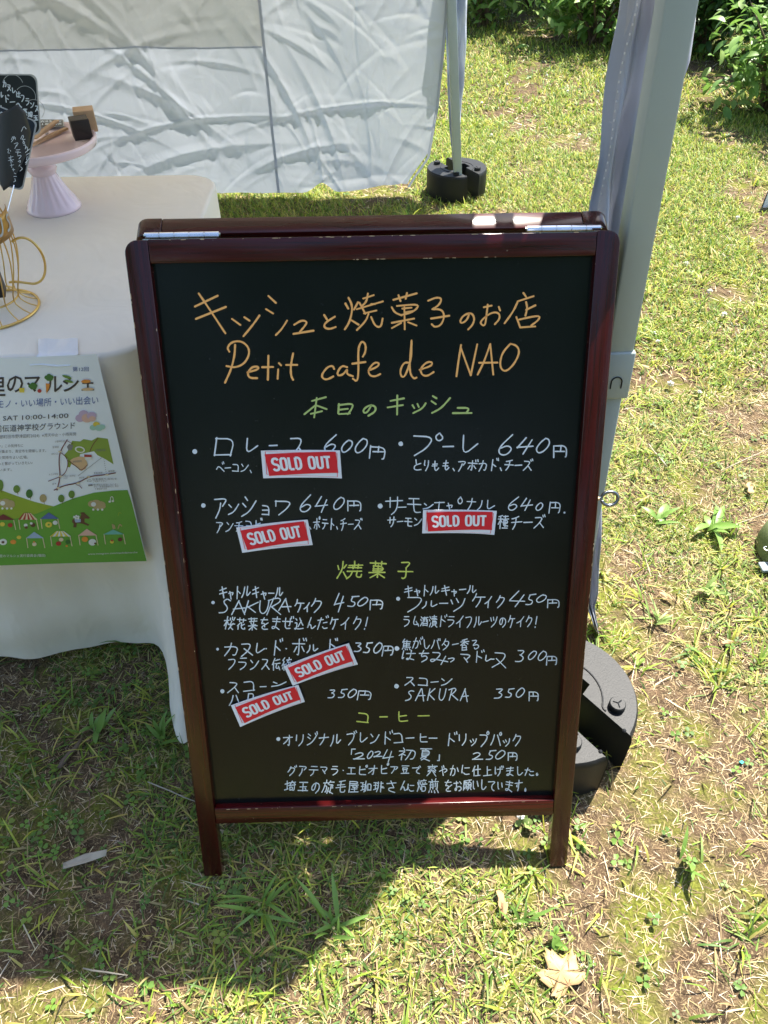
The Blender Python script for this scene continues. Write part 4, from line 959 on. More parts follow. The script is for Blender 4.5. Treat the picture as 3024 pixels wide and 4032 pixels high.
lettering('title_lettering', [(2, 'raw', "60,108 140,82;95,70 85,130 50,165;10,190 210,130;30,140 75,225;120,150 150,150;65,222 160,200;100,225 80,280 10,350;120,250 150,320 195,330 208,262;290,118 470,68;330,82 345,128;395,65 385,110;318,165 485,150 470,190 415,220 350,235;278,175 300,215 355,238;360,185 430,178;375,175 378,345;278,295 450,262;350,295 280,335;405,290 468,315;380,215 440,205;558,125 620,98 665,108 640,160 590,190;590,190 660,190 685,240 660,310 610,330 585,305;580,262 720,240;875,220 855,275 815,300 800,280 830,235 890,215 915,260 900,310 865,345;985,175 1045,162;1015,155 1005,240 995,320 960,305 965,275 1040,215 1100,215 1110,260 1070,305;1100,172 1110,200;1290,65 1310,95;1245,130 1368,90;1243,140 1210,210 1145,298;1310,135 1320,180 1305,240;1310,195 1382,160;1235,250 1265,330;1255,270 1415,235 1410,270 1350,315;1265,330 1380,322;100,660 175,630 180,600 140,600 95,660 110,700 150,708 190,688;410,600 370,600 340,665 355,715 385,700 430,560 430,430;430,435 415,600 420,690 450,725 468,715;492,655 585,625 590,595 545,595 495,650 510,695 550,705 600,672;810,465 790,590 775,705;808,485 885,698;885,698 935,460;1035,458 985,600 938,692;1035,458 1058,692;950,602 1090,600;1190,455 1130,520 1108,600 1120,655 1160,668 1220,610 1262,520 1240,470 1190,455")], M['orange_ink'], 15, 'orange handwritten shop name, right half')
lettering('heading_lettering', [(1, B, [('本', 1110, 970, 1298, 1168), ('日', 1378, 1010, 1535, 1145)])], M['green_ink'], 16, 'green handwritten heading')
lettering('heading_lettering', [(2, B, [('の', 45, 912, 172, 1015), ('キ', 240, 835, 390, 1015), ('ッ', 418, 905, 540, 990), ('シ', 570, 845, 725, 1000), ('ュ', 745, 930, 905, 1000)])], M['green_ink'], 15, 'green handwritten heading')
lettering('heading_lettering', [(5, B, [('焼', 1130, 60, 1345, 212), ('菓', 1400, 50, 1535, 208)]), (6, B, [('子', 138, 50, 270, 210)])], M['lime_ink'], 12, 'yellow green heading for baked sweets')
lettering('heading_lettering', [(7, B, [('コ', 1212, 325, 1318, 435), ('ー', 1400, 368, 1468, 385)]), (8, B, [('ヒ', 130, 325, 225, 425), ('ー', 298, 360, 400, 380)])], M['lime_ink'], 11, 'yellow green heading for coffee')
WI = M['white_ink']
lettering('menu_line', [(3, 'dot', 132, 248, 20), (3, B, [('ロ', 265, 120, 445, 308), ('レ', 505, 138, 622, 290), ('ー', 700, 190, 770, 215), ('ス', 850, 120, 990, 300), ('6', 1115, 125, 1240, 262), ('0', 1240, 150, 1345, 268), ('0', 1355, 148, 1465, 268), ('円', 1458, 200, 1620, 303)])], WI, 11)
lettering('menu_note', [(3, 'run', 'ベーコン、ネ', 290, 650, 335, 412)], WI, 8)
lettering('menu_line', [(3, 'dot', 197, 663, 18), (3, B, [('ア', 270, 592, 395, 752), ('ン', 385, 635, 470, 745), ('シ', 495, 600, 605, 755), ('ョ', 640, 650, 712, 743), ('ワ', 735, 610, 885, 742), ('6', 918, 575, 1050, 722), ('4', 1055, 588, 1158, 715), ('0', 1180, 595, 1288, 708), ('円', 1298, 618, 1415, 712)])], WI, 10)
lettering('menu_note', [(3, 'run', 'アンチョビ', 288, 655, 785, 875, 765, 855), (3, 'run', '、ポテト、チーズ', 1005, 1415, 762, 850)], WI, 8)
lettering('menu_line', [(4, 'dot', 250, 190, 19), (4, B, [('フ', 320, 100, 512, 290), ('o', 500, 100, 592, 185), ('ー', 570, 197, 655, 225), ('レ', 695, 115, 850, 290), ('6', 990, 115, 1130, 282), ('4', 1140, 132, 1275, 272), ('0', 1280, 140, 1405, 272), ('円', 1412, 195, 1540, 297)])], WI, 11)
lettering('menu_note', [(4, 'run', 'とりもも、アボカド、チーズ', 335, 1265, 312, 400)], WI, 9)
lettering('menu_line', [(4, 'dot', 92, 668, 20), (4, B, [('サ', 125, 585, 265, 740), ('ー', 230, 665, 290, 690), ('モ', 290, 598, 412, 725), ('ン', 420, 640, 500, 700), ('エ', 490, 615, 595, 720), ('ャ', 598, 640, 655, 705), ('o', 675, 595, 738, 662), ('ナ', 755, 600, 825, 705), ('ル', 830, 612, 980, 712), ('6', 1065, 585, 1160, 715), ('4', 1168, 598, 1265, 708), ('0', 1275, 636, 1350, 704), ('円', 1380, 632, 1492, 722)]), (4, 'dot', 1507, 718, 8)], WI, 9)
lettering('menu_note', [(4, 'run', 'サーモン', 142, 420, 750, 828), (4, 'run', '種チーズ', 985, 1362, 738, 842, 745, 842)], WI, 9)
lettering('menu_note', [(5, 'run', 'キャトルキャール', 165, 702, 262, 368)], WI, 10)
lettering('menu_line', [(5, 'dot', 123, 398, 14), (5, B, [('S', 175, 362, 278, 495), ('A', 262, 378, 390, 495), ('K', 380, 372, 492, 488), ('U', 490, 380, 585, 492), ('R', 560, 352, 692, 497), ('A', 655, 362, 762, 478), ('ケ', 788, 368, 870, 477), ('イ', 862, 392, 918, 477), ('ク', 918, 365, 1022, 482), ('4', 1105, 312, 1200, 475), ('5', 1218, 335, 1315, 438), ('0', 1300, 348, 1392, 437), ('円', 1395, 370, 1522, 460)])], WI, 10)
lettering('menu_note', [(5, 'run', '桜花葉をまぜ込んだケイク!', 210, 1395, 515, 620)], WI, 9)
lettering('menu_line', [(5, 'dot', 160, 778, 12), (5, B, [('カ', 208, 718, 335, 842), ('ヌ', 340, 722, 455, 838), ('レ', 450, 728, 550, 828), ('・', 540, 760, 570, 790), ('ド', 595, 705, 685, 828), ('・', 705, 760, 735, 790), ('ボ', 765, 698, 885, 832), ('ル', 890, 738, 980, 815), ('ド', 1045, 695, 1135, 805), ('3', 1275, 718, 1345, 804), ('5', 1345, 722, 1425, 812), ('0', 1425, 718, 1508, 815), ('円', 1503, 745, 1598, 832)])], WI, 10)
lettering('menu_note', [(5, 'run', 'フランス伝統', 235, 770, 850, 940, 850, 948)], WI, 9)
lettering('menu_note', [(6, 'run', 'キャトルキャール', 180, 785, 252, 348, 252, 338)], WI, 9)
lettering('menu_line', [(6, 'dot', 140, 367, 17), (6, B, [('フ', 195, 340, 342, 475), ('ル', 335, 375, 472, 452), ('ー', 475, 395, 545, 415), ('ツ', 555, 350, 695, 468), ('ケ', 742, 315, 855, 445), ('イ', 845, 345, 908, 442), ('ク', 930, 332, 1025, 442), ('4', 1050, 298, 1180, 442), ('5', 1175, 327, 1268, 418), ('0', 1262, 332, 1355, 412), ('円', 1348, 362, 1462, 442)])], WI, 9)
lettering('menu_note', [(6, 'run', 'ラム酒漬ドライフルーツのケイク!', 170, 1285, 505, 602)], WI, 8)
lettering('menu_line', [(6, 'dot', 130, 773, 20), (6, 'run', '焦がしバター香る', 165, 810, 692, 785)], WI, 8)
lettering('menu_line', [(6, B, [('は', 163, 785, 292, 872), ('ち', 305, 785, 398, 888), ('み', 398, 788, 558, 908), ('つ', 545, 838, 608, 888), ('マ', 640, 808, 745, 895), ('ド', 750, 790, 838, 892), ('レ', 845, 828, 905, 890), ('ー', 893, 852, 925, 866), ('ヌ', 895, 798, 1038, 932), ('3', 1100, 778, 1185, 892), ('0', 1195, 790, 1275, 874), ('0', 1272, 790, 1355, 874), ('円', 1345, 830, 1445, 907)])], WI, 9)
lettering('menu_line', [(7, 'dot', 116, 168, 18), (7, B, [('ス', 160, 78, 260, 188), ('コ', 282, 72, 390, 178), ('ー', 425, 122, 475, 142), ('ン', 510, 85, 650, 135), ('ハ', 165, 190, 270, 295), ('ロ', 318, 180, 375, 245), ('3', 980, 145, 1050, 230), ('5', 1062, 145, 1135, 226), ('0', 1132, 146, 1218, 225), ('円', 1215, 155, 1340, 242)])], WI, 9)
lettering('menu_line', [(8, 'dot', 127, 127, 20), (8, 'run', 'スコーン', 185, 585, 50, 132), (8, 'run', 'SAKURA', 190, 725, 142, 248), (8, B, [('3', 928, 140, 1005, 228), ('5', 1010, 140, 1090, 228), ('0', 1092, 142, 1185, 225), ('円', 1200, 165, 1295, 247)])], WI, 9)
lettering('menu_line', [(7, 'dot', 573, 558, 17), (7, 'run', 'オリジナル', 600, 1092, 512, 615), (7, 'run', 'ブレンドコ', 1122, 1600, 508, 608, 495, 600), (8, B, [('ー', 205, 540, 270, 560), ('ヒ', 300, 508, 388, 587), ('ー', 390, 540, 462, 560)]), (8, 'run', 'ドリップパック', 518, 1160, 508, 610, 512, 625)], WI, 9)
lettering('menu_line', [(7, B, [('「', 1150, 632, 1205, 690), ('2', 1185, 660, 1290, 728), ('0', 1290, 655, 1352, 725), ('2', 1352, 650, 1425, 710), ('4', 1425, 640, 1512, 748)]), (8, B, [('初', 140, 632, 292, 728), ('夏', 308, 628, 418, 738), ('」', 458, 680, 488, 738), ('2', 748, 662, 832, 728), ('5', 855, 650, 935, 728), ('0', 932, 650, 1025, 728), ('円', 1028, 662, 1118, 738)])], WI, 9)
lettering('menu_note', [(7, 'run', 'グアテマラ・エピオピア豆', 640, 1652, 775, 862, 770, 845), (8, 'run', 'で', 245, 330, 785, 845), (8, 'run', '爽やかに仕上げました。', 372, 1300, 765, 865, 790, 860)], WI, 8.5)
lettering('menu_note', [(7, 'run', '埼玉の旋毛屋珈琲さん', 620, 1650, 895, 1000), (8, 'run', 'に', 205, 280, 920, 985), (8, 'run', '焙煎', 288, 478, 880, 992), (8, 'run', 'をお願いしています。', 508, 1200, 890, 985)], WI, 8.5)

# ------------------------------------------------------------------ SOLD OUT stickers
SO = {'S': "90,18 72,4 28,4 10,20 10,36 28,48 72,54 90,66 90,82 72,96 28,96 10,82", 'O': "50,4 22,6 10,24 10,76 22,94 50,96 78,94 90,76 90,24 78,6 50,4", 'L': "14,0 14,95;14,95 92,95", 'D': "14,4 14,96;14,5 60,5 88,22 88,78 60,95 14,95",
      'U': "12,0 12,78 26,95 74,95 88,78 88,0", 'T': "0,6 100,6;50,6 50,100"}
def quad_map(z, tl, tr, br, bl, k=0):
    c = [Vector(zmap(z)(x, y, 0)) for x, y in (tl, tr, br, bl)]
    def f(u, v, off=0):        # u,v 0..1, v down
        p = c[0].lerp(c[1], u).lerp(c[3].lerp(c[2], u), v)
        bend = .0030*(2*u-1)**2 + .0028*k*max(0, 2*u-1)**4*v
        q = BM @ Vector((p.x, PY - .0013 - bend - off, p.z)); return q
    return f
stk = [(3, (642, 237), (1247, 235), (1262, 446), (660, 447), 0.5, 'red and white SOLD OUT sticker below the first quiche line, at upper left'),
       (3, (453, 826), (1000, 765), (1038, 958), (500, 1018), 0.0, 'SOLD OUT sticker tilted slightly up to the right, second row of left column'),
       (4, (420, 692), (984, 698), (963, 876), (413, 869), 1.0, 'red and white SOLD OUT sticker in the right column, set level'),
       (5, (703, 908), (1232, 720), (1303, 888), (775, 1064), 0.5, 'strongly tilted SOLD OUT sticker, upper one of the touching pair'),
       (7, (190, 272), (737, 105), (790, 240), (265, 446), 0.2, 'strongly tilted SOLD OUT sticker, lower one of the touching pair')]
for (z, a, b, c, d, k, lab) in stk:
    f = quad_map(z, a, b, c, d, k); o0 = f(.5, .5)
    e = empty('sold_out_sticker', o0, lab, 'sticker', 'SOLD OUT stickers on the menu board')
    def q(u, v, off): return tuple(f(u, v, off) - o0)
    MB().grid(lambda u, v: q(u, v, .0), 16, 2).build('card', M['paper'], e, solid=.0012)
    ta = .03 if k < .9 else .01
    u0, v0, u1, v1 = .045, .10, .955, .86
    P4 = [(u0, v0-.02+ta*1.5), (u1-.01, v0-.06), (u1+.005, v1-.06), (u0+.035, v1+.06)]
    def pq(u, v, P4=P4):
        t = (P4[0][0]+(P4[1][0]-P4[0][0])*u, P4[0][1]+(P4[1][1]-P4[0][1])*u); s = (P4[3][0]+(P4[2][0]-P4[3][0])*u, P4[3][1]+(P4[2][1]-P4[3][1])*u)
        return (t[0]+(s[0]-t[0])*v, t[1]+(s[1]-t[1])*v)
    MB().grid(lambda u, v: q(*pq(u, v), .0011), 16, 2).build('red_panel', M['red'], e)
    fr = MB(); cor = [(.055, .03), (.96, .10), (.945, .95), (.05, .86), (.055, .03)]
    draw(fr, [[(x, y)] and [cor[i], cor[i+1]] for i, (x, y) in enumerate(cor[:-1])], .0075, lambda x, y, off: q(x, y, off), smooth=0, flat=True, off=.0008, taper=False)
    fr.build('outline', M['red'], e)
    tx = MB(); xw = [(.0, .115), (.135, .245), (.27, .36), (.375, .485), (.60, .71), (.735, .845), (.86, .97)]
    for ch, (xa, xb) in zip('SOLDOUT', xw):
        sts = []
        for st in parse(SO[ch]): sts.append([(.075 + .86*(xa + (xb-xa)*p[0]/100)*1.0 + .0, .20 + .58*p[1]/100) for p in st])
        for st in sts:
            P = chaikin(st, 1 if ch in 'SODU' else 0)
            # anisotropic pen: widen in u for vertical strokes, thinner in v
            n_ = len(P); Lp, Rp = [], []
            for i in range(n_):
                A_ = P[max(0, i-1)]; B_ = P[min(n_-1, i+1)]; dx, dy = (B_[0]-A_[0])*2.9, B_[1]-A_[1]; dd = math.hypot(dx, dy) or 1; hw = .043
                nx_, ny_ = -dy/dd*hw/2.9*1.25, dx/dd*hw*1.25; Lp.append(q(*pq(P[i][0]+nx_, P[i][1]+ny_), .0014 + .00003*(draw.k % 9))); Rp.append(q(*pq(P[i][0]-nx_, P[i][1]-ny_), .0014 + .00003*(draw.k % 9)))
            draw.k += 1; tx.add(Lp + Rp, [(i, i+1, n_+i+1, n_+i) for i in range(n_-1)])
    tx.build('lettering', M['printwhite'], e)

# ------------------------------------------------------------------ poster
PYY = .4375
def pm(x, y, off=0):  # 0,1300 zoom pixel -> drape plane, slight bow
    p = aty(x*.4522/SZ, (1300 + y*.4522)/SZ, PYY - .046, .06); return Vector((p.x, p.y - off - .0008, p.z))
post = empty('poster', pm(400, 1100), 'market poster with green hills and little stalls taped to the front of the tablecloth', 'poster')
PO0 = post.location.copy()
tr_, br_ = pm(845, 207), pm(1282, 2008)
PWid = .335
lft = (pm(0, 243) - pm(845, 207)).normalized()*PWid; lfb = (pm(0, 2045) - pm(1282, 2008)).normalized()*PWid
cw = [tr_ + lft, tr_, br_, br_ + lfb]
M['p_white'] = mat('poster_paper', (0.80, 0.87, 0.94), 0.35, coat=.2)
def pmat(n, c): M[n] = mat(n, c, .4, noise=.12, nscale=30)
pmat('p_green', (.13, .36, .05)); pmat('p_lime', (.28, .40, .04)); pmat('p_dgreen', (.04, .17, .04)); pmat('p_black', (.035, .035, .045)); pmat('p_blue', (.08, .14, .38)); pmat('p_navy', (.05, .10, .30))
pmat('p_tan', (.45, .36, .18)); pmat('p_red', (.42, .04, .04)); pmat('p_maroon', (.16, .03, .04)); pmat('p_orange', (.75, .28, .05)); pmat('p_yellow', (.72, .58, .08)); pmat('p_cream', (.72, .62, .42)); pmat('p_pink', (.62, .42, .50)); pmat('p_brown', (.12, .055, .035))
pmat('p_teal', (.16, .48, .42)); pmat('p_sky', (.35, .48, .65)); pmat('p_w', (.75, .77, .75)); pmat('p_map', (.24, .36, .06)); pmat('p_peach', (.68, .46, .26)); pmat('p_grey', (.22, .22, .24)); pmat('p_cloud', (.55, .42, .60)); pmat('p_mint', (.35, .60, .50)); pmat('p_apricot', (.72, .46, .38)); pmat('p_gtree', (.13, .26, .05))
MB().add([c - PO0 for c in cw], [(0, 1, 2, 3)]).build('paper', M['p_white'], post)
class Ink:
    def __init__(s): s.m = {}; s.k = 0
    def mb(s, c): return s.m.setdefault(c, MB())
    def poly(s, c, pts, lay=1):
        pts = [(max(x, -70), y) for x, y in pts]
        s.k += 1; off = .0003*lay + .000004*(s.k % 40); s.mb(c).add([pm(x, y, off) - PO0 for x, y in pts], [tuple(range(len(pts)))])
    def ell(s, c, x, y, rx, ry, lay=2, rot=0, n=14):
        s.poly(c, [(x + rx*math.cos(a)*math.cos(rot) - ry*math.sin(a)*math.sin(rot), y + rx*math.cos(a)*math.sin(rot) + ry*math.sin(a)*math.cos(rot)) for a in np.linspace(0, 6.283, n+1)[:-1]], lay)
    def line(s, c, pts, w_, lay=2, smooth=2):
        draw(s.mb(c), [pts], w_, lambda x, y, off: tuple(pm(max(x, -70), y, .0003*lay + off*.2) - PO0), smooth=smooth, taper=False)
    def text(s, c, body, x0, y0, x1, y1, h, lay=2, bold=0.0):
        cu = D.curves.new('t', 'FONT'); cu.body = body; cu.size = 1; cu.resolution_u = 2; cu.offset = bold
        ob = D.objects.new('t', cu); COL.objects.link(ob); dg = bpy.context.evaluated_depsgraph_get(); dg.update()
        me = D.meshes.new_from_object(ob.evaluated_get(dg)); vs = [v.co.copy() for v in me.vertices]; fs = [tuple(p.vertices) for p in me.polygons]
        D.objects.remove(ob); D.curves.remove(cu); D.meshes.remove(me)
        if not vs: return
        xa = min(v.x for v in vs); xb = max(v.x for v in vs); L = math.hypot(x1-x0, y1-y0); ux, uy = (x1-x0)/L, (y1-y0)/L
        off = .0003*lay + .00015
        def mp(v):
            t = (v.x - xa)/(xb-xa); hh = v.y*h/.8; return pm(x0 + (x1-x0)*t - uy*-hh*.0 + hh*-.06*0 + (-.20*hh if 0 else 0), y0 + (y1-y0)*t - hh, off) - PO0
        s.mb(c).add([mp(v) for v in vs], fs)
    def build(s, name):
        for c, mb in s.m.items(): mb.build(name, M[c], post)
ink = Ink()
# hills
ink.poly('p_lime', [(-70, 1360), (0, 1385), (150, 1440), (300, 1490), (420, 1520), (470, 1530), (400, 1580), (200, 1650), (-70, 1680)], 1)
ink.poly('p_green', [(-70, 1640), (60, 1650), (200, 1625), (330, 1590), (480, 1525), (640, 1460), (820, 1410), (980, 1392), (1112, 1387), (1150, 1500), (1278, 2006), (600, 2024), (-70, 2046)], 2)
ink.build('printed_hills')
ink = Ink()
ink.poly('p_lime', [(700, 1700), (780, 1660), (900, 1690), (880, 1760), (760, 1780)], 3) if False else None
for (x, y, rx, ry, c) in [(148, 1378, 30, 34, 'p_gtree'), (258, 1418, 30, 38, 'p_dgreen'), (378, 1458, 31, 36, 'p_tan'), (536, 1460, 28, 34, 'p_gtree'), (626, 1424, 28, 34, 'p_gtree'), (5, 1345, 28, 50, 'p_gtree')]:
    ink.ell(c, x, y, rx, ry, 3); ink.line('p_brown', [(x+6, y+ry*.5), (x+12, y+ry+10)], 4, 4)
ink.build('printed_trees')
ink = Ink()
for (x, y) in [(55, 1505), (845, 1515)]:                    # sheep
    for dx, dy, r in ((-40, -8, 38), (-5, -14, 42), (35, 0, 42), (10, 12, 42), (50, 14, 28)): ink.ell('p_tan', x+dx, y+dy, r, r*.75, 3)
    ink.ell('p_w', x-28, y-6, 22, 20, 4)
    for dx in (-30, 10, 48): ink.ell('p_w', x+dx, y+40, 10, 10, 4)
ink.poly('p_brown', [(634, 1640), (700, 1636), (712, 1590), (745, 1592), (785, 1625), (778, 1636), (740, 1634), (738, 1665), (780, 1685), (770, 1698), (722, 1680), (672, 1672), (668, 1712), (640, 1710), (645, 1680), (628, 1664)], 3)
ink.poly('p_sky', [(650, 1640), (706, 1636), (706, 1664), (660, 1668)], 4)
for dx, dy in ((0, 0), (18, -8), (36, -2), (14, 12), (34, 14)): ink.ell('p_w', 650+dx, 1618+dy, 10, 10, 5)
ink.ell('p_brown', 722, 1585, 22, 6, 4)
ink.poly('p_tan', [(975, 1680), (1000, 1690), (1010, 1720), (985, 1728), (978, 1700)], 3); ink.line('p_tan', [(1030, 1720), (1045, 1680), (1062, 1700)], 10, 3)
ink.line('p_w', [(962, 1485), (965, 1445), (985, 1442), (990, 1478)], 6, 3); ink.ell('p_w', 957, 1487, 11, 9, 3); ink.ell('p_w', 985, 1482, 11, 9, 3)
ink.line('p_lime', [(1030, 1610), (1040, 1575), (1058, 1590)], 5, 3)
ink.build('printed_animals')
ink = Ink()
def stall(x0, x1, yt, yr, c, stripes=None, items=()):
    xm = (x0+x1)/2 - 6; ink.line('p_cream', [(x0+6, yr), (x0+18, yr+85)], 7, 3, 0); ink.line('p_cream', [(x1-10, yr), (x1+8, yr+85)], 7, 3, 0)
    if stripes:
        n = 8
        for k in range(n): ink.poly(stripes if k % 2 else c, [(xm + (x0-xm)*.35 + (x1-x0)*.35*k/n, yt), (xm + (x0-xm)*.35 + (x1-x0)*.35*(k+1)/n, yt), (x0+(x1-x0)*(k+1)/n, yr), (x0+(x1-x0)*k/n, yr+2)], 4)
    else: ink.poly(c, [(xm, yt), (x1, yr), (x0, yr+2)], 4)
    for (cx, cy, r, cc) in items: ink.ell(cc, cx, cy, r, r*.85, 5)
stall(-60, 132, 1595, 1645, 'p_maroon', None, [(25, 1682, 22, 'p_yellow'), (92, 1690, 22, 'p_red')])
stall(160, 330, 1585, 1642, 'p_red', 'p_cream', [(228, 1690, 17, 'p_w'), (232, 1710, 14, 'p_brown'), (290, 1688, 22, 'p_brown'), (276, 1674, 12, 'p_w')])
stall(352, 515, 1580, 1635, 'p_blue', None, [(428, 1685, 30, 'p_yellow'), (428, 1685, 10, 'p_green'), (484, 1668, 22, 'p_w')])
stall(228, 385, 1748, 1803, 'p_sky', None, [(303, 1855, 20, 'p_cream'), (300, 1836, 9, 'p_orange')])
stall(437, 622, 1742, 1788, 'p_yellow', 'p_w', [(513, 1850, 23, 'p_red'), (536, 1815, 20, 'p_cream'), (595, 1835, 22, 'p_dgreen'), (584, 1870, 10, 'p_orange')])
stall(682, 848, 1722, 1780, 'p_apricot', None, [(742, 1812, 28, 'p_orange'), (808, 1838, 34, 'p_w'), (832, 1848, 10, 'p_brown')])
stall(902, 1085, 1728, 1770, 'p_teal', None, [(978, 1835, 18, 'p_yellow'), (978, 1824, 10, 'p_red'), (1048, 1815, 20, 'p_maroon')])
ink.ell('p_w', 30, 1838, 34, 28, 3); ink.ell('p_brown', 30, 1838, 13, 11, 5); ink.ell('p_orange', 118, 1838, 26, 20, 3); ink.ell('p_yellow', 168, 1798, 20, 16, 3)
ink.build('printed_stalls')
ink = Ink()
ink.text('p_navy', '第12回', 635, 352, 775, 350, 34)
ink.text('p_black', 'の', 62, 535, 205, 525, 150, bold=.012)
ink.text('p_black', 'マ', 218, 525, 352, 520, 140, bold=.012)
ink.text('p_black', 'ル', 400, 530, 545, 528, 140, bold=.012)
ink.text('p_black', 'シ', 548, 525, 690, 520, 135, bold=.012)
ink.text('p_black', 'ェ', 712, 520, 822, 518, 105, bold=.012)
ink.text('p_black', '里', -95, 560, 50, 556, 150, bold=.012)
ink.text('p_blue', 'モノ・いい場所・いい出会い', -20, 670, 858, 632, 62)
ink.text('p_black', 'SAT', 28, 783, 158, 778, 45)
ink.text('p_black', '10:00-14:00', 195, 776, 598, 758, 45)
ink.text('p_black', '前伝道神学校グラウンド', -40, 880, 655, 848, 52)
ink.text('p_grey', '都町田市野津田町2024)', 0, 938, 345, 925, 28)
ink.text('p_grey', '※荒天中止・小雨実施', 368, 924, 665, 910, 26)
ink.text('p_grey', 'い」この気持ちに', -10, 1016, 205, 1010, 24)
ink.text('p_grey', 'が集まり、青空市を開催します。', -10, 1064, 405, 1054, 24)
ink.text('p_grey', 'た気持ちよい広場。', -10, 1116, 245, 1112, 24)
ink.text('p_grey', 'っと繋がっていきたい♪', -10, 1170, 285, 1160, 24)
ink.text('p_grey', 'います。', -5, 1222, 105, 1218, 22)
ink.text('p_w', '里のマルシェ実行委員会(増田)', 0, 1968, 400, 1962, 22, 5)
ink.text('p_w', 'www.instagram.com/machidamarche', 770, 1948, 1200, 1932, 18, 5)
ink.text('p_w', 'TENT風船', 15, 1995, 132, 1990, 18, 5) if False else None
ink.build('printed_text')
ink = Ink()
for x, y, s in ((430, 405, 1), (290, 480, 1)): 
    for dx, dy in ((-20, 0), (0, -14), (20, -2), (-6, 12), (14, 12)): ink.ell('p_dgreen', x+dx, y+dy, 20, 18, 4)
ink.poly('p_orange', [(403, 455), (438, 460), (430, 500), (410, 546), (405, 510)], 5); ink.ell('p_red', 348, 521, 18, 17, 5)
ink.poly('p_yellow', [(170, 495), (218, 495), (215, 535), (174, 535)], 5); ink.ell('p_gtree', 585, 400, 42, 12, 4, .3); ink.ell('p_gtree', 602, 438, 40, 11, 4, .25)
ink.ell('p_orange', 752, 438, 42, 16, 5, -.05); ink.ell('p_peach', 768, 506, 54, 13, 5, -.05)
for dx, dy, r, c in ((-50, 20, 42, 'p_cloud'), (-20, -15, 42, 'p_cloud'), (10, 20, 48, 'p_apricot'), (50, 0, 42, 'p_cloud'), (55, 25, 30, 'p_apricot')): ink.ell(c, 750+dx, 740+dy, r, r*.8, 3)
for dx, dy, r, c in ((-35, 10, 32, 'p_mint'), (-8, -18, 30, 'p_yellow'), (15, 12, 36, 'p_mint'), (42, 5, 28, 'p_mint')): ink.ell(c, 850+dx, 832+dy, r, r*.75, 3)
ink.build('printed_pictures')
ink = Ink()
ink.poly('p_map', [(630, 960), (700, 965), (730, 945), (800, 958), (850, 930), (940, 942), (990, 1165), (920, 1120), (850, 1085), (820, 1050), (700, 1075), (690, 1110), (640, 1120), (610, 1190), (592, 1188), (592, 1120), (560, 1085), (590, 1050)], 1)
ink.poly('p_peach', [(612, 1130), (640, 1110), (690, 1095), (740, 1100), (765, 1160), (745, 1205), (710, 1220), (680, 1190), (630, 1165)], 2)
ink.poly('p_grey', [(585, 1010), (605, 985), (640, 1000), (625, 1040), (598, 1042)], 2); ink.ell('p_w', 698, 1035, 45, 28, 2, .2); ink.ell('p_map', 698, 1035, 32, 18, 3, .2)
ink.poly('p_w', [(735, 1075), (800, 1080), (805, 1120), (745, 1125)], 3); ink.poly('p_red', [(735, 1075), (800, 1080), (801, 1098), (737, 1098)], 4)
for pts, w_ in (([(588, 948), (525, 1050), (515, 1150), (530, 1265), (500, 1385)], 9), ([(425, 1308), (530, 1268), (575, 1235), (600, 1150), (575, 1090), (520, 1050)], 6), ([(475, 1385), (560, 1345), (680, 1325), (780, 1265), (920, 1252), (1008, 1235)], 9), ([(855, 935), (810, 990), (785, 1050)], 6), ([(600, 1130), (680, 1190), (710, 1220), (765, 1165)], 5), ([(665, 1338), (700, 1350), (715, 1370)], 5), ([(585, 955), (640, 985)], 4)): ink.line('p_maroon', pts, w_, 4)
for i in range(30):
    t = i/29; ink.ell('p_grey', 685 + 200*t, 1260 - 155*t if t > .0 else 1260, 3.5, 3.5, 4, 0, 6)
for i in range(9): ink.ell('p_grey', 905 + 3*i, 1105 + 17*i, 3.5, 3.5, 4, 0, 6)
for x, y in ((525, 1050), (530, 1265), (510, 1365), (685, 1325), (772, 1268), (935, 1250)): ink.ell('p_cream', x, y, 15, 8, 5)
for body, x0, y0, x1, h in (('小野神社前', 480, 970, 570, 16), ('野津田', 462, 1020, 515, 16), ('高校入口', 452, 1078, 508, 16), ('野津田公園', 838, 1048, 920, 17), ('野津田高校', 640, 1145, 715, 16), ('ろうか学校', 430, 1256, 508, 15), ('日本ろう話学校', 550, 1270, 660, 15), ('入口', 555, 1288, 590, 14), ('神学校', 692, 1285, 738, 14), ('野津田車庫', 820, 1245, 895, 15), ('綾部原', 945, 1228, 1000, 14), ('並木', 458, 1338, 495, 14), ('駐車場有り(有料)を', 808, 1298, 1020, 16), ('ご利用ください', 812, 1316, 930, 15), ('鶴川駅または町田バスセンター', 818, 1345, 1030, 15), ('から「野津田車庫行き」終点', 822, 1362, 1035, 15), ('下車徒歩10分', 828, 1382, 935, 14)): ink.text('p_grey', body, x0, y0, x1, y0-5, h, 5)
ink.line('p_grey', [(762, 1312), (765, 1300), (785, 1292), (798, 1300), (798, 1310), (764, 1312)], 3, 4, 0); ink.poly('p_grey', [(770, 1338), (808, 1334), (810, 1348), (772, 1352)], 4)
ink.build('printed_map')
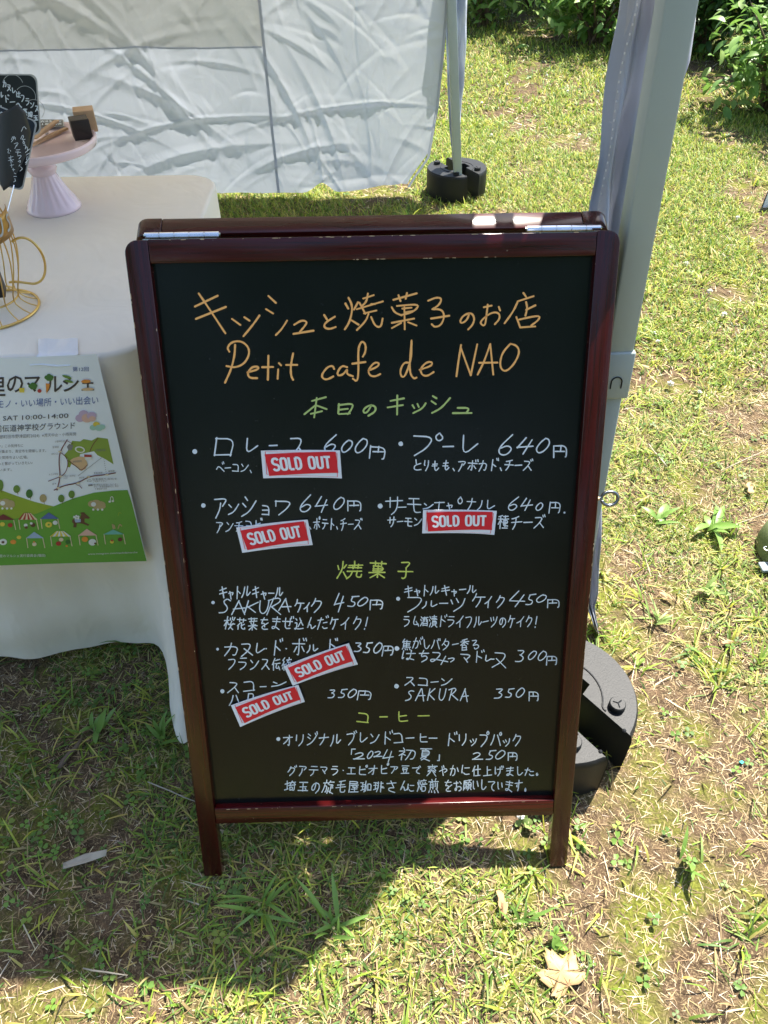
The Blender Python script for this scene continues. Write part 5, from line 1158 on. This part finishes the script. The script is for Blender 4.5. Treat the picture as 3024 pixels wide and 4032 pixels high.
# tape
tA = at(82, 733, TZ+.0015); tB = at(168, 732, TZ+.0015)
tpv = []
ta1, tb1 = pm(305, 75), pm(670, 75)
e1, e2 = Vector((pm(290, 205).x, TY0+.002, TZ+.0015)), Vector((pm(640, 205).x, TY0+.002, TZ+.0015))
l1, l2 = pm(262, 300, .0015), pm(618, 312, .0015)
tp = MB().grid(lambda u, v: (tA.lerp(tB, u).lerp(e1.lerp(e2, u), v/.5) if v <= .5 else e1.lerp(e2, u).lerp(l1.lerp(l2, u), (v-.5)/.5)) + Vector((0, -.0035*math.sin(min(1, v*1.0)*math.pi)**2, .0008*math.sin(u*9+v*5)+.0008 + (.0015*math.sin(v*math.pi)))), 12, 12)
tpo = tp.build('tape', M['tape'], None, smooth=True); tag(tpo, 'strip of white tape holding the poster to the table edge', 'tape')

# ------------------------------------------------------------------ cake stand and things on it
cs_ = at(118, 450, TZ); PR = .112; PH = .122
axis = Vector((-.006, 0, 1))
st_ = empty('cake_stand', cs_, 'pale pink ceramic cake stand with fluted foot on the tablecloth', 'cake stand')
MB().lathe([(.0001, PH), (PR-.010, PH-.001), (PR-.006, PH+.004), (PR-.001, PH+.005), (PR+.001, PH+.001), (PR-.001, PH-.009), (PR-.006, PH-.012), (.03, PH-.014), (.0001, PH-.014)], n=72).build('plate', M['ivory'], st_, smooth=True)
MB().lathe([(.024, PH-.0142), (.022, PH-.026), (.021, PH-.036), (.025, PH-.041), (.027, PH-.047), (.024, PH-.053), (.022, PH-.056)], n=40).build('collar', M['ivory'], st_, smooth=True)
MB().lathe([(.0221, PH-.0561), (.024, PH-.064), (.030, PH-.080), (.037, PH-.095), (.044, PH-.106), (.048, .010), (.051, .006), (.052, .002), (.050, 0), (.0001, .0)], n=96, flute=lambda i, a: (.055*abs(math.sin(a*9)) if 0 < i < 5 else 0)).build('fluted_foot', M['ivory'], st_, smooth=True)
PZ = TZ + PH
def cube(name, pxs, size, rz, mt, label, cat, w2=None):
    p = at(*pxs, PZ + .001); s = size/2; e = MB().box(-s, s, -s, s, 0, w2 or size).build(name, mt, None, bevel=.0008); e.location = p; e.rotation_euler = (0, 0, rz)
    return tag(e, label, cat)
p1 = at(180, 298, PZ)
cb = MB().box(-.0165, .0165, -.0165, .0165, 0, .034).build('card_holder_block', M['darkblock'], None, bevel=.0006); cb.location = p1 + Vector((0, 0, .001)); cb.rotation_euler = (0, 0, .42); tag(cb, 'dark brown wooden cube card holder at the rim of the cake stand', 'card holder')
p2 = at(184, 285, PZ)
cb = MB().box(-.0185, .0185, -.0185, .0185, 0, .037).build('card_holder_block', M['lightwood'], None, bevel=.0006); cb.location = p2 + Vector((.003, .010, .001)); cb.rotation_euler = (0, 0, .30); tag(cb, 'light natural wooden cube card holder behind the dark one on the cake stand', 'card holder')
# clothespin
pin = empty('clothespin', at(104, 296, PZ), 'wooden clothespin lying on the pink cake stand', 'clothespin')
a_, b_ = at(70, 294, PZ+.008) - pin.location, at(130, 259, PZ+.008) - pin.location
d_ = (b_-a_); d_.z = 0; L_ = d_.length; rz_ = math.atan2(d_.y, d_.x)
for k, (yy, zz, rot) in enumerate([(0, .009, .10), (-.004, .001, -.16)]):
    j = prism([(-L_/2, 0), (L_/2*.55, 0), (L_/2*.6, .0015), (L_/2, .001), (L_/2, .005), (L_/2*.1, .0055), (L_/2*.05, .0045), (0, .0055), (-L_/2, .002)], -.0045, .0045).build('jaw', M['lightwood'], pin, bevel=.0004)
    j.location = (0.0 + k*.006, -k*.010, zz + .002*(1-k)); j.rotation_euler = (0, 0, rz_ + rot)
MB().tube([(.002*math.cos(t*1.5) + .001, -.010 + t*.0009, .008 + .0028*math.sin(t*1.5)) for t in range(14)], .0007, 5).build('spring', M['steel'], pin, smooth=True)
# chalk cards
def card(name, corners, label, mt=None, r=.12, lines=(), ink_w=.02, thick=.0012, cloud=False):
    """corners TL, TR, BR, BL as world points; rounded"""
    c = [Vector(p) for p in corners]; o0 = (c[0]+c[2])/2; e = empty(name, o0, label, 'price card')
    nrm = (c[1]-c[0]).cross(c[3]-c[0]).normalized()
    if nrm.dot(CAM - o0) < 0: nrm = -nrm
    W_ = (c[1]-c[0]).length; H_ = (c[3]-c[0]).length
    def mp(u, v, off): return c[0].lerp(c[1], u).lerp(c[3].lerp(c[2], u), v) - o0 + nrm*off
    def outline(ins, off):
        pts = []; rr_ = r*min(W_, H_)
        for (cu, cv, a0) in ((1, 0, -90), (1, 1, 0), (0, 1, 90), (0, 0, 180)):
            for a in range(0, 91, 18):
                t = math.radians(a0+a); x = (W_-ins-rr_ if cu else ins+rr_) + (rr_)*math.cos(t); y = (H_-ins-rr_ if cv else ins+rr_) + rr_*math.sin(t); pts.append(mp(x/W_, y/H_, off))
        return pts
    A1 = outline(0, 0); A2 = outline(0, -thick); n = len(A1)
    MB().add(A1 + A2, [tuple(range(n)), tuple(range(2*n-1, n-1, -1))] + [(i, (i+1) % n, n+(i+1) % n, n+i) for i in range(n)]).build('laminate', M['card_edge'], e)
    MB().add(outline(.0022, .0003), [tuple(range(n))]).build('black_face', mt or M['card_black'], e)
    mb = MB()
    for (txt, u0, v0, u1, v1, h) in lines:
        for i, ch in enumerate(txt):
            t0 = i/len(txt); s = 1/len(txt); ux = u0+(u1-u0)*t0; vx = v0+(v1-v0)*t0; w_ = abs(u1-u0)*s if abs(u1-u0) > abs(v1-v0) else h*H_/W_
            draw(mb, boxg(ch, ux, vx, ux + w_*.9, vx + h), ink_w, lambda x, y, off: tuple(mp(x, y, .0005 + off*.5)), taper=False)
    if mb.v: mb.build('lettering', M['white_ink'], e)
    if cloud:
        mb = MB()
        for (cx, cy, a0, a1) in cloud: draw(mb, [[(cx + .16*math.cos(math.radians(a)), cy + .17*math.sin(math.radians(a))) for a in range(a0, a1, 12)]], .009, lambda x, y, off: tuple(mp(x, y, .0004)), smooth=0, taper=False)
        mb.build('cloud_outline', M['card_edge'], e)
    return e
YC = .90
yb_ = aty(80, 160, YC); 
c1 = [aty(-60, 159, YC), aty(79, 160, YC), aty(89, 291, YC-.02), aty(-48, 296, YC-.02)]
card('price_card', c1, 'upright black chalk card with cloud outline at the left edge, behind the other cards', lines=[('カヌレはフランス', .46, .10, 1.0, .56, .11), ('ボルドーの', .30, .22, .72, .50, .12), ('郷土菓子', .40, .46, .75, .60, .1), ('仕上葉', .36, .50, .60, .62, .13), ('焼菓', .66, .50, .82, .60, .12), ('埼玉', .82, .60, .98, .72, .11)], ink_w=.016, cloud=[(.62, .18, 200, 350), (.80, .36, 220, 380), (.92, .58, 240, 420)])
Y2 = .80
c2 = [aty(-58, 205, Y2), aty(81, 262, Y2), aty(49, 412, Y2-.05), aty(-80, 380, Y2-.05)]
card('price_card', c2, 'black chalk card with white rim leaning in front of the cloud outline card', r=.08, lines=[('SoSo', .42, .06, .66, .10, .10)], ink_w=.012)
# curled card with coffee text
Y3 = .72
e3 = empty('price_card', aty(20, 330, Y3), 'curled grey black card with vertical white handwriting at the left edge, foremost', 'price card')
Ltop = [(-12, 295), (10, 262), (34, 222), (45, 226)]
edgeA = [(-25, 260), (-25, 300), (-20, 345), (-8, 380), (8, 412)]; edgeB = [(38, 225), (55, 242), (67, 285), (62, 325), (22, 402)]
def ipl(P, t):
    k = t*(len(P)-1); i = min(int(k), len(P)-2); f_ = k-i; return (P[i][0]+(P[i+1][0]-P[i][0])*f_, P[i][1]+(P[i+1][1]-P[i][1])*f_)
def ycurl(px, py): u = (px + 22)/85; return Y3 - .02*(py-262)/140 + .05*(u-.45)**2
def curl_pt(u, v):
    a = ipl(edgeA, v); b = ipl(edgeB, v); px, py = a[0]+(b[0]-a[0])*u, a[1]+(b[1]-a[1])*u
    return aty(px, py, ycurl(px, py)) - e3.location
MB().grid(curl_pt, 14, 16).build('curled_sheet', M['card_grey'], e3, smooth=True, solid=.0008)
mb = MB()
def cpx(x, y, off):
    # map photo pixel (of the 0,250 zoom) onto the curled sheet's depth
    px, py = x*.27119/SZ, (250 + y*.27119)/SZ
    return tuple(aty(px, py, ycurl(px, py) - .0016 - off) - e3.location)
for st, w_ in (("310,985 345,905 380,950;300,1095 330,1030 345,1070 310,1110 365,1100;340,1120 330,1160 365,1165 340,1120;345,1185 375,1180 370,1230;365,1240 395,1195 400,1270;370,1290 430,1240;380,1330 425,1300;395,1350 385,1400;370,1440 430,1370;375,1470 400,1400", 9),
               ("165,1105 190,1050 200,1090 165,1140;210,1060 205,1090;225,1075 222,1105;205,1165 270,1145 240,1200;240,1180 215,1235;235,1255 290,1250;225,1285 300,1290;262,1270 255,1320;255,1340 320,1330 275,1385;265,1425 300,1400 290,1440;275,1490 290,1470;300,1500 330,1530 290,1560", 9),
               ("105,1250 135,1235 110,1300 140,1300;150,1260 155,1275;125,1370 190,1350;120,1410 200,1395;155,1340 160,1450;140,1380 185,1430;165,1460 170,1510;150,1480 200,1470;190,1520 195,1560;180,1540 215,1540;205,1590 230,1600;200,1640 240,1640;215,1670 225,1710;200,1720 225,1700", 8)):
    draw(mb, parse(st), w_, cpx, smooth=1, taper=False)
mb.build('lettering', M['white_ink'], e3)
# lying card on the stand
q4 = [at(56, 262, PZ+.004), at(150, 263, PZ+.004), at(140, 273, PZ+.004), at(56, 275, PZ+.004)]
card('price_card', [at(55, 258, PZ+.005), at(137, 258, PZ+.005), at(139, 273, PZ+.005), at(56, 276, PZ+.005)], 'small black chalk card lying flat on the pink cake stand beside the clothespin', r=.05,
     lines=[('豆葉夏酒漬焦香屋', .04, .15, .96, .15, .30), ('仕初夏上埼玉種花', .04, .52, .96, .52, .30)], ink_w=.02)

# ------------------------------------------------------------------ gold wire cup
bc = at(-10, 672, TZ)
wb = empty('wire_cup', bc, 'gold wire card stand shaped like a coffee cup with loop handle at the left edge', 'card stand')
prof = [(.064, .004), (.050, .010), (.040, .022), (.052, .050), (.062, .085), (.064, .115), (.058, .150), (.048, .178)]
for k in range(16):
    a = k*math.pi/8 + .12
    pts = [(r*math.cos(a), r*math.sin(a), z) for r, z in prof]
    P = [(p[0], p[1]) for p in prof]; P = chaikin(P, 2)
    MB().tube([(r*math.cos(a), r*math.sin(a), z) for r, z in P], .0010, 6).build('wire_rib', M['gold'], wb, smooth=True)
for r, z, t in ((.048, .178, .0018), (.066, .003, .0022), (.041, .022, .0015)):
    MB().tube([(r*math.cos(a), r*math.sin(a), z) for a in np.linspace(0, 6.283, 41)[:-1]], t, 6, closed=True).build('ring', M['gold'], wb, smooth=True)
hd = [(26, 522), (40, 513), (58, 514), (78, 528), (94, 553), (99, 580), (94, 602), (78, 614), (55, 611), (32, 608), (20, 610)]
yh = bc.y
hp = [aty(x, y, yh - .01) - bc for x, y in hd]
sm = hp[:]
for _ in range(2):
    Q = [sm[0]]
    for a, b in zip(sm, sm[1:]): Q += [a.lerp(b, .25), a.lerp(b, .75)]
    sm = Q + [sm[-1]]
MB().tube(sm, .0018, 8).build('handle', M['gold'], wb, smooth=True)
# bronze sign band
bs = MB(); R2 = .066
bs.grid(lambda u, v: (R2*math.cos(-1.9+2.4*u), R2*math.sin(-1.9+2.4*u), .118 + .034*v), 24, 3)
bs.build('name_band', M['bronze'], wb, smooth=True, solid=.001)
mb = MB()
for i, ch in enumerate(['S', 'R', 'U', 'S']):
    a = -1.2 + .38*i
    for st in boxg(ch, 0, 0, 1, 1): draw(mb, [st], .16, lambda x, y, off, a=a: ((R2+.0012)*math.cos(a+.3*x), (R2+.0012)*math.sin(a+.3*x), .148-.022*y), taper=False)
mb.build('band_lettering', M['card_edge'], wb)
hb = MB().box(-.016, .016, -.016, .016, 0, .034).build('card_holder_block', M['darkblock'], None, bevel=.0006); hb.location = bc + Vector((.012, -.004, .030)); hb.rotation_euler = (0, 0, .3); tag(hb, 'dark brown card holder block inside the gold wire cup', 'card holder')
hb = MB().box(-.015, .015, -.015, .015, 0, .030).build('card_holder_block', M['lightwood'], None, bevel=.0006); hb.location = bc + Vector((-.014, -.006, .066)); hb.rotation_euler = (0, .2, .5); tag(hb, 'light wooden card holder block inside the gold wire cup', 'card holder')
rod = MB().tube([bc + Vector((.018, -.004, .062)), aty(30, 400, Y3-.03)], .0009, 6).build('wire_card_clip', M['steel'], None); tag(rod, 'thin steel wire clip rising from the gold cup to the curled card', 'card clip')

# ------------------------------------------------------------------ things at the right edge of the frame
sg = empty('floor_sign', at(1672, 448), 'white and yellow sign with dark edge cut off at the right edge of the photo', 'sign')
d0 = sg.location
def sp_(px, py, z): return at(px, py, z) - d0
P_ = [Vector((-.055, 0, .0)), Vector((-.035, .02, .17)), Vector((.25, .02, .17)), Vector((.25, 0, 0))]
MB().add(P_ + [p + Vector((.004, .006, 0)) for p in P_], [(0, 3, 2, 1), (4, 5, 6, 7), (0, 1, 5, 4), (1, 2, 6, 5)]).build('board', M['printwhite'], sg)
for k, (z0, z1) in enumerate(((.06, .085), (.10, .135))):
    t0_, t1_ = z0/.17, z1/.17
    MB().add([P_[0].lerp(P_[1], t0_) + Vector((.012, -.001, 0)), P_[3].lerp(P_[2], t0_) + Vector((-.01, -.001, 0)), P_[3].lerp(P_[2], t1_) + Vector((-.01, -.001, 0)), P_[0].lerp(P_[1], t1_) + Vector((.012, -.001, 0))], [(0, 1, 2, 3)]).build('printed_block', M['p_yellow'], sg)
MB().tube([P_[0], P_[1], P_[2]], .003, 6).build('edge_trim', M['plastic_black'], sg)
bag = empty('canvas_bag', at(1690, 1215), 'olive green canvas bag with metal grommet cut off at the right edge', 'bag')
M['olive'] = cloth_mat('olive_canvas', (0.16, 0.20, 0.09), .05, 700, .4); M['web'] = cloth_mat('grey_webbing', (0.25, 0.30, 0.34), .0, 500, .5)
bg_ = MB(); bg_.grid(lambda u, v: (.075*math.cos(math.pi*2*u)*(1-.35*v*v) + .03, .10*math.sin(math.pi*2*u)*(1-.3*v*v) + .02, .07*math.sin(v*math.pi/2)), 32, 10)
bg_.f.append(tuple(range(10*33, 10*33 + 32)))
bg_.build('bag_body', M['olive'], bag, smooth=True)
gr_c = at(1655, 1188, .03) - bag.location
MB().tube([gr_c + Vector((.006*math.cos(a), .006*math.sin(a), .004)) for a in np.linspace(0, 6.283, 17)[:-1]], .002, 6, closed=True).build('grommet', M['steel'], bag, smooth=True)
wbp = at(1640, 1232) - bag.location
MB().box(wbp.x, wbp.x + .10, wbp.y - .012, wbp.y + .016, .004, .012).build('webbing_strap', M['web'], bag, bevel=.002)
